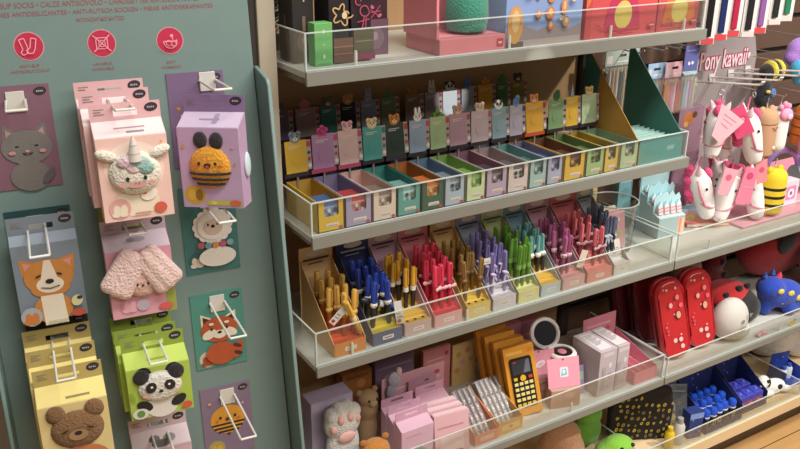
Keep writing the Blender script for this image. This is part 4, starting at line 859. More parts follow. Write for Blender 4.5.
for k, l in enumerate(('front', 'middle', 'rear')):
    carton('pink_carton', f'{l} shiny pink slanted box left of the coral tray', 'box', 0, .088, 0, .018, S4, .108, 'E3B5BE', X=T(.340, .026+.024*k, S4) @ RZ(-6) @ RX(-7), front=[B(-36, 20, 30, 24, 'C98A9A'), RB(-30, -40, 30, 0, 4, 'EBCBD0'), E(20, -44, 8, 5, 'C9586A')], top=[B(-42, -7, 42, 7, 'EED3D6')], group='shiny pink slanted boxes', kind='satin')
def open_tray(x0, x1, y0, y1, h, hb, col, label, fr=None):
    t = thing('open_tray', label, 'tray', ((x0+x1)/2, (y0+y1)/2, S4)); w_ = (x1-x0)/2; d_ = (y1-y0)/2; m = M(col, 'card')
    MB().box(-w_, w_, -d_, d_, .0005, .003, m).build('floor', t); MB().box(-w_, w_, -d_-.0014, -d_-.0001, .0005, h, m).build('front_panel', t)
    for xx in (-w_, w_-.0014): MB().prism([(-d_, .0032), (-d_, h), (d_, hb), (d_, .0032)], xx, xx+.0014, m, axis='x').build('side_wall', t)
    if fr: art(t, 'front_print', fr, y=-d_-.0014, z=h/2)
    return t
open_tray(.402, .470, .020, .150, .030, .080, 'DC8A74', 'coral cardboard tray holding patterned pens in clear sleeves', [RB(-20, -6, 20, 6, 2, 'E6B5A5')])
open_tray(.473, .545, .024, .150, .036, .070, 'DFA657', 'amber cardboard tray next to the coral one, before the toy calculators', [RB(-26, -8, 26, 8, 2, 'E6C58A'), E(0, 0, 6, 4, 'C98A3A')])
pr = None
for k in range(9):
    row, q = (0, k) if k < 4 else (1, k-4)
    X = (T(.413+.0145*q, .036, S4+.0065) @ RX(-50)) if row == 0 else (T(.481+.0140*q, .042, S4+.0065) @ RX(-48))
    if pr is None or k == 4:
        lab, gp = (('patterned pen in a clear sleeve standing in the coral tray', 'sleeved pens in the coral tray') if row == 0 else ('patterned pen in a clear sleeve standing in the amber tray', 'sleeved pens in the amber tray'))
        pr = thing('sleeved_pen', lab, 'pen', X, gp)
        MB().cyl((0, 0, .001), (0, 0, .106), .0040, M('8A807E' if row == 0 else '9A8F88', 'satin'), n=10).build('barrel', pr)
        MB().cyl((0, 0, .1062), (0, 0, .120), .0036, M('A9A2A0', 'satin'), .0022, n=10).build('cap', pr)
        art(pr, 'pattern', [E(0, 14+11*i, 2.2, 2.6, 'C9BFB9' if i % 2 else '3F3A3E') for i in range(8)], y=-.0041)
        MB().box(-.0060, .0060, -.0056, .0056, .0002, .122, FILM).build('sleeve', pr)
    else: copy_tree(pr, X)
carton('counter_card', 'coral card at the back, right of the pink header', 'card', .415, .497, .262, .272, S4, .125, 'DB9296', front=[E(28, 42, 6, 6, 'C2454E'), B(-30, 30, 20, 34, 'E9C3C0')])
carton('counter_card', 'yellow patterned card at the back, left of the toy calculators', 'card', .500, .575, .255, .262, S4, .120, 'DFC283', front=[E(-20, 30, 8, 8, 'CFA05A'), E(8, 38, 8, 8, 'D98F6A'), E(20, 10, 8, 8, 'B9B56A'), E(-8, 6, 8, 8, 'D9A0A0'), E(-24, -14, 8, 8, 'CFA05A')])
# toy calculators, four deep, leaning back
def calc(X, label):
    t = thing('toy_calculator_box', label, 'box', X, 'orange calculator boxes')
    MB().box(-.040, .040, -.010, .014, .0005, .178, M('D9962F', 'card', .4)).build('carton', t, bevel=.001)
    c = MB().prism([(-.027, .022), (.027, .022), (.029, .03), (.029, .144), (.025, .150), (-.025, .150), (-.029, .144), (-.029, .03)], -.0125, -.0102, M('26221F', 'gloss')).build('calculator', t, bevel=.0008)
    art(c, 'screen', [RB(-24, 108, 24, 144, 3, '3A3A40'), PG('6A6E78', (4, 110), (22, 110), (22, 142), (14, 142)), B(-20, 138, -12, 141, 'C2453A')], y=-.0125, kind='gloss')
    for q in range(4):
        for r in range(6):
            big = r == 5
            if big and q in (1, 2): continue
            cx = -.0195+.013*q; cz = .030+.0135*r
            MB().box(cx-.0046, cx+.0046, -.0148, -.0126, cz-.0035, cz+.0035, M('C2453A' if (q == 3 and r == 5) else ('D9B53A' if r == 0 or (r == 5) else 'E3D38A'), 'satin')).build('key', c)
    MB().lathe([(.0075, 0), (.0075, .0022)], M('E0B02E', 'satin'), T(0, -.0126, .0975) @ RX(90), 16).build('round_key', c)
    art(t, 'front_print', [B(-34, 158, 10, 166, 'E6B55A'), RB(24, 158, 36, 168, 2, 'C9822A')], y=-.010)
    art(t, 'side_print', [B(-8, -60, 10, 10, '3A2F22')], X=T(.0402, .002, .09) @ RZ(90))
    return t
for k, l in enumerate(('front one of four', 'second of four', 'third of four', 'rearmost of four')):
    calc(T(.592, .062+.036*k, S4) @ RZ(-16) @ RX(-15) @ RY(-7), f'orange box with a black toy calculator, {l} leaning back')
# pinks, mirror, tin
carton('pink_carton', 'rose box at the back right of the toy calculators', 'box', .655, .720, .255, .29, S4, .13, 'C98A98', front=[B(-24, 30, 20, 34, 'E0B5BE'), E(0, -4, 16, 12, 'D9A5B0')])
carton('pink_carton', 'dark rose box at the back behind the hand mirror', 'box', .728, .790, .265, .30, S4, .12, 'A86E7E', front=[B(-20, 20, 16, 24, 'C9939F')])
carton('pink_carton', 'mauve box standing behind the pink cards', 'box', .640, .690, .165, .20, S4, .115, 'B5848F', front=[B(-18, 20, 16, 24, 'D9B0B8')])
t = thing('hand_mirror', 'round mirror with a white rim on a pale pink stand', 'mirror', T(.735, .180, S4) @ RZ(-14))
MB().box(-.034, .034, -.022, .022, .0005, .090, M('D9B5BC', 'card')).build('stand', t, bevel=.003)
Q = T(0, .0, .128) @ RX(62)
MB().lathe([(.032, 0), (.041, .001), (.043, .005), (.041, .009), (.034, .010), (.034, .007), (.032, .007)], M('E9E2DE', 'gloss'), Q, 36, True).build('rim', t)
MB().lathe([(.001, .0062), (.0325, .0062), (.0325, .0035), (.001, .0035)], M('4A4A50', 'metal', .12), Q, 32).build('mirror_glass', t)
MB().box(-.006, .006, -.004, .004, .0902, .098, M('E9E2DE', 'gloss')).build('neck', t)
t = thing('round_tin', 'round tin with a white ring and black and pink top', 'tin', (.738, .112, S4))
MB().lathe([(.034, .0005), (.034, .100), (.001, .100)], M('5E4A50', 'satin'), n=32).build('body', t)
MB().lathe([(.026, .1002), (.037, .1002), (.038, .105), (.035, .109), (.027, .109)], M('ECE6E2', 'gloss'), n=36, ring=True).build('ring', t)
MB().lathe([(.0265, .1003), (.0265, .106), (.001, .107)], M('2B2528', 'gloss'), n=32).build('lens', t)
MB().lathe([(.012, .1072), (.011, .109), (.001, .1095)], M('D98AA0', 'gloss'), n=20).build('center', t)
def blister(X, label, card, emblem, boxc):
    t = thing('pink_card_pack', label, 'pack', X)
    MB().box(-.040, .040, .0, .030, .0005, .052, M(boxc, 'card')).build('carton', t, bevel=.001)
    c = MB().box(-.043, .043, -.0008, .0008, 0, .074, M(card, 'card')).build('header_card', t, X=T(0, .012, .0525) @ RX(-18))
    art(c, 'emblem', emblem, y=-.0008, z=.037)
    art(t, 'front_print', [B(-34, -18, 30, -4, 'B58A78'), E(10, 10, 14, 10, 'C9A090')], z=.026)
    return t
blister(T(.662, .092, S4) @ RZ(-14), 'pink card pack with a white emblem, next to the toy calculators', 'DB97A8', [E(0, 34, 3, 2.4, '8A4A5A'), E(2, 2, 14, 8, 'EBDDE2', 20), E(4, 3, 8, 4, 'DDBCC8', 20)], 'A58878')
blister(T(.690, .034, S4) @ RZ(-16), 'front pink card pack with a pale blue emblem over a kraft carton', 'E59AAE', [E(0, 33, 3, 2.4, '9A4A5A'), RB(-11, -12, 12, 14, 4, 'E6DDE6'), PG('7FC0C9', (-8, -8), (9, -6), (6, 10), (-4, 8)), E(0, 2, 4, 5, 'EAF0F0')], 'B59482')
carton('sticker_card', 'small card with purple, green and yellow pattern beside the front pink pack', 'card', 0, .054, 0, .004, S4, .075, 'A58CB8', X=T(.752, .066, S4) @ RZ(-14) @ RX(-14), front=[B(-24, 10, 0, 30, 'C9A5CF'), B(0, 0, 24, 22, '9AC9A5'), PG('E3CF6A', (-20, -30), (10, -30), (-6, 0)), E(10, -18, 9, 9, 'D98AA8'), E(-12, 24, 6, 5, '7E6AA0')])
top_l = [B(-19, -42, 19, 42, 'DAD4D6')]+[B(-16+(k % 2)*3, 30-6*k, 15-(k % 3)*6, 32.5-6*k, 'A59DA2') for k in range(9)]
for x0, x1, l in ((.788, .846, 'left'), (.849, .889, 'right')):
    carton('grey_carton', f'{l} of two pale grey lilac cartons with printed white tops', 'box', x0, x1, .026, .128, S4, .130, 'BDB0B6', front=[B(-18, 48, 18, 58, 'CFC6CA'), E(8, 20, 6, 8, 'D9D0D4'), E(9, -10, 7, 9, 'A89AA2'), B(-17, -50, -6, 20, 'B0A2AA'), E(8, -40, 6, 6, 'CDA5B0')], top=top_l)
# pink tray of clips
t = open_tray(.912, .994, .020, .175, .036, .075, 'E08A9E', 'pink open tray with hair clips by the joint of the two bays')
for xx in (-.014, .013): MB().box(xx-.0006, xx+.0006, -.077, .077, .0032, .034, M('E8A0B0', 'card')).build('divider', t)
hb = MB().box(-.060, .060, -.001, .001, .0005, .125, M('DC93A5', 'card')).build('header_card', t, X=T(-.018, .0795, 0) @ RX(-3))
art(hb, 'header_print', [B(-46, 96, 40, 102, 'EBC0CB'), E(30, 80, 10, 8, 'C2657E'), E(-20, 70, 18, 12, 'E6ADBC')], y=-.001)
for k, (dx, dy, l) in enumerate(((-.027, -.02, 'left'), (.0, .01, 'middle'), (.027, -.03, 'right'))):
    c = thing('hair_clip', f'white and pink hair clip in the {l} slot of the pink tray', 'hair clip', T(.953+dx, .0975+dy, S4+.0035) @ RX(12))
    MB().prism([(-.005, -.03), (.005, -.03), (.003, .03), (-.003, .03)], 0, .0035, M('ECE3E3', 'gloss'), axis='z').build('blade', c)
    MB().tube([(-.004, .028, .005), (-.009, .042, .006), (0, .052, .006), (.009, .042, .006), (.004, .028, .005)], .0018, M('E6A5B5', 'gloss'), 6).build('handle', c)

# ------------------------------------------------------------------ fourth shelf, right bay
def case(X, label, dark=False):
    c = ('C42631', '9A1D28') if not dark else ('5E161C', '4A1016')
    t = thing('glitter_case', label, 'pencil case', X, None)
    P = []; w, h, r = .040, .215, .036
    for cx, cz, a0 in ((w-r, h-r, 0), (-w+r, h-r, 90), (-w+r, r, 180), (w-r, r, 270)):
        for k in range(7): a = R(a0+15*k); P.append((cx+r*math.cos(a), cz+r*math.sin(a)))
    MB().prism(P, -.024, .024, M(c[0], 'glitter')).build('shell', t, bevel=.008)
    MB().tube([(p[0]*1.012, 0, .1075+(p[1]-.1075)*1.006) for p in P], .0028, M(c[1], 'satin'), 6, closed=True).build('zip', t)
    MB().tube([(p[0]*.86, -.0235, .1075+(p[1]-.1075)*.94) for p in P], .0026, M(c[0], 'gloss'), 6, closed=True).build('piping', t)
    if not dark:
        rr = random.Random(5); sp = []
        for k in range(15): sp.append(E(rr.uniform(-25, 25), rr.uniform(18, 200), *(lambda q: (q, q*1.2))(rr.choice((2.2, 3, 4, 5.5))), rr.choice(('E39AA0', 'E8C3BE', 'D96A72', 'C94A55'))))
        sp += [E(12, 120, 8, 12, '4A1E1E'), E(12, 120, 6.2, 10, 'DDA58C'), E(-6, 150, 5, 7, 'E6B0B5'), E(14, 168, 5, 7, 'D98A92')]
        art(t, 'spots', sp, y=-.0245, kind='satin')
    return t
case(T(1.118, .066, S4+.007) @ RZ(-18) @ RX(-9) @ RY(-11) @ SCL(1.08, 1, 1.06), 'left of two bright red glitter pencil cases with pale spots')
case(T(1.225, .072, S4+.006) @ RZ(-18) @ RX(-9) @ RY(-9) @ SCL(1.08, 1, 1.06), 'right of two bright red glitter pencil cases with pale spots')
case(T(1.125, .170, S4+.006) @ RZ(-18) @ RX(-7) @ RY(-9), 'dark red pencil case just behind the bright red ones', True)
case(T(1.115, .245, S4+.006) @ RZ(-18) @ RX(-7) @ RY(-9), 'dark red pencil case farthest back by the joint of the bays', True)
BLK = M('1D1A1C', 'fuzzy'); RDF = M('C2262C', 'fuzzy')
t = plush('cat_plush', 'white round plush with grey features right of the red glitter cases', 'plush', T(1.326, .060, S4), [((0, 0, .066), (.060, .045, .064)), ((.02, -.005, .030), (.052, .040, .028))], M('CBC7C0', 'fabric'))
art(t, 'face', [E(-10, 8, 4, 7, '8E8A86', 20), PG('8E8A86', (8, 30), (26, 26), (16, 14)), E(-4, -14, 9, 6, 'A9A5A0'), ST(-20, -4, -6, -10, 1.6, '9A9690')], y=-.047, x=.008, z=.070)
t = plush('ladybird_plush', 'red and black ladybird plush lying in front of the blue dragon', 'plush', T(1.432, .138, S4), [((0, 0, .055), (.085, .062, .054)), ((.030, -.035, .045), (.045, .035, .045))], BLK)
MB().ball((-.012, .014, .076), (.088, .062, .048), RDF, RY(6)).build('shell', t)
for c, r in (((-.060, -.022, .104), .009), ((-.01, -.026, .115), .010), ((.035, -.020, .110), .009)): MB().ball(c, (r*1.3, r, r), BLK).build('spot', t)
t = plush('ladybird_plush', 'small dark red ladybird plush at the back, above the white plush', 'plush', T(1.47, .262, S4), [((0, 0, .07), (.062, .045, .068)), ((0, -.01, .145), (.045, .038, .036))], M('6E1A1E', 'fuzzy'), (('spot', BLK, [((-.02, -.045, .08), (.012, .006, .012))]), ('spot', BLK, [((.025, -.042, .1), (.012, .006, .012))]), ('spot', BLK, [((0, -.046, .15), (.010, .006, .010))])))
BLUE = M('2446B8', 'fuzzy'); YEL = M('E0CF5A', 'fuzzy')
t = plush('dragon_plush', 'bright blue furry dragon plush with yellow spots', 'plush', T(1.598, .095, S4) @ RZ(-12) @ SCL(.80, .80, .72), [((0, 0, .09), (.095, .060, .060)), ((-.060, -.01, .130), (.055, .050, .050)), ((.07, .0, .055), (.06, .055, .050)), ((-.06, 0, .04), (.03, .03, .04)), ((.03, -.03, .03), (.03, .03, .03))], BLUE)
for c, r in (((-.055, -.060, .135), (.014, .006, .012)), ((.0, -.056, .115), (.015, .006, .013)), ((.045, -.052, .085), (.015, .006, .014)), ((-.025, -.048, .075), (.012, .006, .010)), ((.082, -.045, .055), (.014, .008, .012))): MB().ball(c, r, YEL).build('spot', t)
for c in ((-.085, 0, .175), (-.05, 0, .185)): MB().lathe([(.010, 0), (.007, .012), (.0005, .026)], M('3A62D0', 'fuzzy'), T(*c), 10).build('ear', t)
MB().lathe([(.014, 0), (.009, .014), (.0005, .026)], M('D0405A', 'fabric'), T(-.02, 0, .165) @ RY(20), 10).build('crest', t)
MB().ball((.135, -.015, .045), (.035, .028, .020), M('E8CB2E', 'fuzzy')).build('foot', t)
t = plush('ladybird_backpack', 'large red furry backpack with black round spots at the back right', 'backpack', T(1.82, .275, S4), [((0, 0, .14), (.20, .075, .135)), ((.16, -.01, .12), (.10, .06, .115))], M('A81F24', 'fuzzy'), (('spot', BLK, [((-.055, -.070, .165), (.045, .012, .050))]), ('spot', BLK, [((.10, -.072, .225), (.020, .010, .010))])))
t = plush('ladybird_plush', 'big black and red ladybird plush cut by the right edge of the photo', 'plush', T(1.87, .115, S4), [((0, 0, .085), (.085, .06, .083))], BLK)
MB().ball((-.012, .012, .105), (.092, .062, .088), RDF, RY(-14)).build('shell', t)
MB().ball((-.045, -.042, .155), (.022, .012, .010), BLK, RY(-30)).build('spot', t)
carton('cardboard_box', 'brown cardboard box at the right front of the plush shelf', 'box', 1.735, 1.90, .014, .05, S4, .055, 'A98558', front=[B(-80, -20, 80, -16, '8A6A44')])
t = thing('pink_flower_clip', 'tiny pink bow tag lying on the shelf before the white plush', 'tag', T(1.430, .020, S4+.001))
MB().ball((-.012, 0, .006), (.012, .006, .006), M('E5A0B5', 'satin'), RZ(20)).build('loop', t); MB().ball((.012, 0, .006), (.012, .006, .006), M('E5A0B5', 'satin'), RZ(-20)).build('loop', t); MB().ball((0, 0, .007), .006, M('D98AA5', 'satin')).build('knot', t)
t = thing('yellow_tag', 'small yellow paper tag lying before the ladybird plush', 'tag', T(1.57, .020, S4+.001) @ RZ(15)); MB().box(-.020, .020, -.006, .006, 0, .001, M('DDB53A', 'card')).build('card', t); MB().tube([(.02, 0, .001), (.03, .004, .002), (.036, 0, .001)], .0008, M('8A6A3A', 'satin'), 5).build('string', t)
plush('tan_plush', 'tan and pink plush pushed back above the red glitter cases', 'plush', T(1.31, .235, S4), [((0, 0, .08), (.07, .05, .08)), ((.0, -.01, .165), (.055, .045, .05))], M('A58474', 'fuzzy'), (('muzzle', M('CFA79C', 'fuzzy'), [((.01, -.052, .155), (.022, .010, .016))]), ('ear', M('B5938A', 'fuzzy'), [((-.042, 0, .21), (.016, .010, .016))]), ('ear', M('B5938A', 'fuzzy'), [((.042, 0, .21), (.016, .010, .016))])))

# ------------------------------------------------------------------ right bay: horse pouches and neighbours
t = thing('pink_mat', 'pink shelf mat under the hanging horse pouches', 'shelf mat', (1.60, .19, S3))
MB().box(-.29, .60, -.135, .12, .0005, .008, M('E3A5B5', 'satin')).build('board', t, bevel=.002)
MB().box(-.29, .60, .1205, .124, .0005, .05, M('DC98AA', 'satin')).build('back_lip', t)
BDY = .315
t = thing('hook_board', 'grey display board with a pink lettered header, holding horse pouches', 'display board', (1.465, BDY, S3+.0082))
P = [(-.165, 0), (.145, 0), (.145, .40), (.125, .455), (.085, .475), (-.06, .475), (-.085, .462), (-.11, .43), (-.135, .36), (-.155, .25)]
bd = MB().prism(P, 0, .010, M('A39A9A', 'satin')).build('backing_panel', t, bevel=.002)
for body, dy, m_, bo, yy in (('\u2022Pony kawaii\u2022', 0, 'C0446E', .0030, -.0008), ('\u2022Pony kawaii\u2022', 0, 'F6DCE2', .0008, -.0024)):
    vs, fs = text_geo(body, .054, .0003, bo); wd = max(v.x for v in vs)-min(v.x for v in vs)
    mb = MB(); mb.add(vs, fs, M(m_, 'card'), T(-.004, yy, .398) @ RX(90) @ SCL((.235 if bo > .002 else .232)/wd, 1.35, 1)); mb.build('lettering', bd, smooth=False)
def rod_hook(x, z, L, label, up=8):
    t = thing('display_hook', label, 'hook', T(x, BDY, z) @ RX(-up), 'white hooks on the horse board')
    MB().box(-.012, .012, -.0035, -.0006, -.014, .010, M('DAD6D0', 'gloss')).build('base_plate', t)
    MB().tube([(-.006, -.003, 0), (-.006, -L, 0), (-.006, -L-.006, .008), (.006, -L-.006, .008), (.006, -L, 0), (.006, -.003, 0)], .0019, WHITE, 8).build('wire_loop', t)
    return t
for k, x in enumerate((1.345, 1.42, 1.50, 1.575)): rod_hook(x, 1.112+.004*k, .22, ['leftmost', 'second', 'third', 'rightmost'][k]+' white wire hook of the upper row on the horse board')
for k, x in enumerate((1.355, 1.445, 1.535)): rod_hook(x, .955-.002*k, .18, ['left', 'middle', 'right'][k]+' white wire hook of the lower row on the horse board', 4)
WF = M('EFEAE6', 'fabric'); PF = M('D9487C', 'fuzzy'); PB = M('DE7F9C', 'satin')
def horse(X, label, s=1.0, group=None):
    t = thing('horse_pouch', label, 'pouch', X @ SCL(s, s, s), group)
    path = [(0, .016, -.004), (0, .012, -.016), (0, .006, -.036), (0, -.004, -.062), (0, -.014, -.090), (0, -.022, -.115), (0, -.027, -.134), (0, -.028, -.142)]
    rad = [.010, .024, .031, .0305, .026, .0235, .020, .008]
    MB().tube(path, rad, WF, 16).build('head', t, subsurf=1)
    for sx in (-1, 1): MB().lathe([(.009, 0), (.0075, .010), (.0006, .024)], M('E9C9CF', 'fabric'), T(sx*.017, .012, -.012) @ RY(sx*22), 10).build('ear', t)
    mb = MB()
    for k in range(8): mb.ball((-.007+.005*(k % 3), .034+.001*k-.0016*k*k*.2, -.002-.012*k), (.013, .014, .011), PF, None, 10, 7)
    o = mb.build('mane', t); q = o.modifiers.new('join', 'REMESH'); q.mode = 'VOXEL'; q.voxel_size = .003; q.use_smooth_shade = True
    MB().ball((0, -.014, -.012), (.013, .010, .016), PF, RX(-30), 12, 8).build('forelock', t)
    MB().tube([(.0258*math.cos(R(15*k)), .0258*math.sin(R(15*k)), 0) for k in range(24)], .0026, PB, 6, T(0, -.0165, -.097) @ RX(20), True).build('noseband', t)
    for sx in (-1, 1): MB().ball((sx*.0285, -.012, -.050), (.0028, .0034, .0040), M('2A2426', 'gloss')).build('eye', t)
    for sx in (-1, 1): MB().ball((sx*.009, -.046, -.128), (.0022, .002, .003), M('C98A92', 'satin')).build('nostril', t)
    MB().tube([(.0, .012, -.012), (.002, .010, .012), (0, .008, .030)], .0022, PB, 6).build('strap', t)
    for sx in (-1, 1): MB().tube([(sx*.0262, -.014, -.097), (sx*.032, .002, -.066), (sx*.026, .014, -.030)], .0022, PB, 6).build('rein', t)
    MB().tube([(.007*math.cos(R(30*k)), 0, .036+.007*math.sin(R(30*k))) for k in range(12)], .0014, M('D0CED0', 'metal'), 6, None, True).build('key_ring', t)
    return t
horse(T(1.215, .115, 1.100) @ RZ(-60), 'white horse pouch with pink mane on the leftmost upper hook', .95)
horse(T(1.300, .080, 1.088) @ RZ(62), 'large white horse pouch hanging in front, facing right, upper row', 1.05)
horse(T(1.280, .155, 1.068) @ RZ(10), 'white horse pouch half hidden between the upper row pouches', .9)
horse(T(1.190, .118, .935) @ RZ(48), 'white horse pouch at the far left of the lower row', 1.0)
horse(T(1.285, .105, .918) @ RZ(-75), 'white horse pouch second from left in the lower row, muzzle tilted left', 1.0)
horse(T(1.372, .095, .910) @ RZ(25), 'white horse pouch at the right of the lower row', 1.0)
horse(T(1.33, .165, .920) @ RZ(-5), 'white horse pouch behind, in the middle of the lower row', .95)
def cardtag(X, label, col, pts, sh):
    t = thing('pink_tag', label, 'tag', X); MB().prism(pts, -.0008, .0008, M(col, 'card')).build('card', t); art(t, 'print', sh, y=-.0008); return t
cardtag(T(1.190, .065, 1.075) @ RZ(-20) @ RY(25), 'pale pink folded tag in front of the left upper horse pouch', 'EBBAC6', [(-.04, .03), (.045, .015), (.015, -.06), (-.02, -.05)], [ST(-20, 10, 25, 4, 2, 'D9809A'), ST(-16, 0, 20, -6, 2, 'E0A0B2'), ST(-14, -12, 12, -18, 2, 'E0A0B2')])
cardtag(T(1.245, .065, 1.065) @ RZ(-20) @ RY(-30), 'deep pink tag in front of the upper horse pouches', 'D24A74', [(-.03, .045), (.02, .04), (.022, -.045), (-.028, -.04)], [E(0, 4, 14, 12, 'C2305E'), E(2, 4, 8, 7, 'E08AA5')])
cardtag(T(1.305, .060, .890) @ RZ(-20) @ RY(8), 'tall pink tag hanging between the lower horse pouches', 'E8849E', [(-.018, .045), (.020, .04), (.024, -.06), (-.022, -.055)], [E(0, 20, 10, 10, 'D04A78'), ST(-10, -10, 12, -12, 2, 'F0B5C3')])
cardtag(T(1.220, .060, .915) @ RZ(-20) @ RY(12), 'pale pink tag over the left lower horse pouch', 'EBA9B8', [(-.020, .03), (.022, .028), (.016, -.045), (-.016, -.042)], [E(0, 5, 9, 9, 'D9688A')])
cardtag(T(1.345, .052, .915) @ RZ(-20) @ RY(-12), 'coral pink tag over the right lower horse pouch', 'E58F98', [(-.018, .035), (.018, .035), (.014, -.03), (-.014, -.03)], [E(0, 8, 8, 8, 'D2557A')])
def capsule(X, label, r, L, col, kind='satin', bands=(), face=None, ears=None, patch=None, cat='pouch', nm='zip_pouch'):
    t = thing(nm, label, cat, X)
    MB().lathe([(.001, 0), (r*.7, .002), (r*.96, .010), (r, .024), (r, L-.028), (r*.93, L-.012), (r*.65, L-.002), (.001, L)], M(col, kind), T(0, 0, -L), 24).build('body', t)
    for b, c, wd in bands: MB().lathe([(r*1.012, -wd/2), (r*1.03, 0), (r*1.012, wd/2)], M(c, 'satin'), T(0, 0, -L*b), 24).build('band', t)
    if face: art(t, 'face', face, y=-r*1.02, z=-L*.35)
    if ears:
        for sx in (-1, 1): MB().ball((sx*r*.6, 0, -.004), (r*.34, r*.24, r*.34), M(ears, kind)).build('ear', t)
    if patch:
        for c, rr, cc in patch: MB().ball(c, rr, M(cc, 'fabric')).build('patch', t)
    MB().tube([(0, 0, -.002), (0, .002, .014), (0, .0, .028)], .0018, M('C9B9A5', 'satin'), 6).build('strap', t)
    return t
capsule(T(1.435, .130, 1.062), 'tan bear pouch hanging right of the large horse pouch', .034, .135, 'BE9572', 'fabric', ((.28, '8A6648', .003),), eyes(8, 0, 2)+[E(0, -5, 4, 3, '8A5A40')], 'BE9572', (((.008, -.034, -.105), (.007, .004, .006), 'E6C9A5'),))
capsule(T(1.525, .150, 1.050), 'white paw pouch with a pink paw top', .028, .125, 'E9E6E2', 'fabric', (), None, None, (((0, -.020, -.018), (.024, .014, .020), 'E59AB8'), ((-.017, -.012, .004), (.008, .008, .009), 'E59AB8'), ((.0, -.012, .010), (.008, .008, .010), 'E59AB8'), ((.017, -.012, .004), (.008, .008, .009), 'E59AB8'), ((0, -.034, -.020), (.011, .004, .009), 'F0BBD0')))
capsule(T(1.66, .150, 1.040), 'upper orange tiger pouch at the right edge of the photo', .040, .120, 'DA7A2E', 'fabric', ((.3, '8A3E1A', .004), (.5, '8A3E1A', .004), (.7, '8A3E1A', .004)), None, 'DA7A2E')
capsule(T(1.735, .120, .930), 'lower orange tiger pouch at the right edge of the photo', .040, .115, 'E0823A', 'fabric', ((.3, '8A3E1A', .004), (.55, '8A3E1A', .004), (.75, '8A3E1A', .004)), None, 'E0823A')
capsule(T(1.452, .085, .900), 'yellow bee pouch with black stripes standing on the pink mat', .036, .130, 'E3C42A', 'fabric', ((.40, '22201E', .008), (.58, '22201E', .008), (.76, '22201E', .008)), None, 'D9B52E')
# hanging further right
plush('bee_plush', 'black and yellow striped plush high on the right, beside the pink header', 'plush', T(1.575, .235, 1.130), [((0, 0, 0), (.040, .030, .030)), ((.030, 0, .012), (.026, .024, .024))], M('22201E', 'fuzzy'), (('stripe', M('E3D24A', 'fuzzy'), [((-.012, -.004, .004), (.010, .030, .031))]), ('stripe', M('E3D24A', 'fuzzy'), [((.020, -.004, .006), (.009, .029, .029))])))
plush('cloud_plush', 'lilac plush hanging high in the right corner', 'plush', T(1.69, .23, 1.185), [((0, 0, 0), (.050, .035, .036)), ((.045, 0, .02), (.038, .03, .034)), ((-.03, 0, -.02), (.03, .025, .024))], M('A57ACB', 'fuzzy'))
plush('blue_plush', 'turquoise blue plush hanging below the lilac one', 'plush', T(1.66, .205, 1.135), [((0, 0, 0), (.030, .026, .030)), ((.012, 0, -.03), (.024, .02, .020))], M('4AA5D0', 'fuzzy'))
plush('penguin_plush', 'black and blue plush clipped behind the paw pouch', 'plush', T(1.53, .215, 1.066), [((0, 0, 0), (.030, .024, .034)), ((0, 0, .03), (.022, .02, .02))], M('22242C', 'fuzzy'), (('patch', M('4A7ABA', 'fuzzy'), [((.010, -.022, .014), (.012, .006, .014))]), ('beak', M('D9B54A', 'fabric'), [((-.012, -.022, .020), (.008, .006, .005))])))
MB().tube([(0, 0, .045), (0, .002, .055), (0, 0, .066)], .0016, M('C9B9A5', 'satin'), 6).build('strap', bpy.data.objects['penguin_plush'])
for x, y, z, L in ((1.575, .235, 1.160, .15), (1.69, .23, 1.22, .15), (1.66, .205, 1.165, .18), (1.53, .215, 1.125, .10), (1.66, .15, 1.068, .24), (1.735, .12, .958, .26), (1.525, .15, 1.078, .16), (1.615, .10, 1.014, .28)):
    t = thing('wall_hook', 'steel peg with a toy on it, on the slatted wall beside the horse board', 'hook', T(x, .384, z+.004), 'steel pegs on the slatted wall')
    MB().tube([(0, -.001, 0), (0, y-.384-.006, 0), (0, y-.384-.010, .006)], .0016, M('C9C6C4', 'metal'), 6).build('rod', t); MB().box(-.008, .008, -.0005, .0005, -.012, .012, M('C9C6C4', 'metal')).build('base_plate', t)
t = thing('headphones', 'lilac headband of toy headphones standing on the pink mat', 'headphones', T(1.64, .19, S3+.0085) @ RZ(-20))
MB().tube([(.055*math.cos(R(12*k)), 0, .07+.062*math.sin(R(12*k))) for k in range(16)], .009, M('A88AD0', 'satin'), 12).build('headband', t)
for sx in (-1, 1): MB().lathe([(.001, 0), (.034, .002), (.036, .012), (.030, .022), (.001, .024)], M('9CC9BE' if sx > 0 else 'B59AD6', 'satin'), T(sx*.055-.012*sx, 0, .048) @ RY(90*sx), 24).build('ear_cup', t)
carton('toy_box', 'white and pink toy box standing between the bee pouch and the headphones', 'box', 1.535, 1.60, .10, .15, S3+.008, .075, 'E6D0DA', front=[RB(-22, -20, 22, 22, 6, 'D98AB0'), E(0, 0, 14, 14, 'F0E3EC'), E(0, 0, 6, 6, '8A5A8A')], kind='satin')
capsule(T(1.615, .100, .990), 'pink pouch hanging above the headphones', .030, .085, 'DE9ABF', 'fabric', ((.4, 'C0709A', .003),))
plush('dark_pouch', 'dark grey zip pouch between the tan pouch and the bee pouch', 'pouch', T(1.515, .19, .915), [((0, 0, 0), (.05, .018, .022)), ((.02, 0, .01), (.035, .018, .02))], M('3E3A46', 'fabric'))
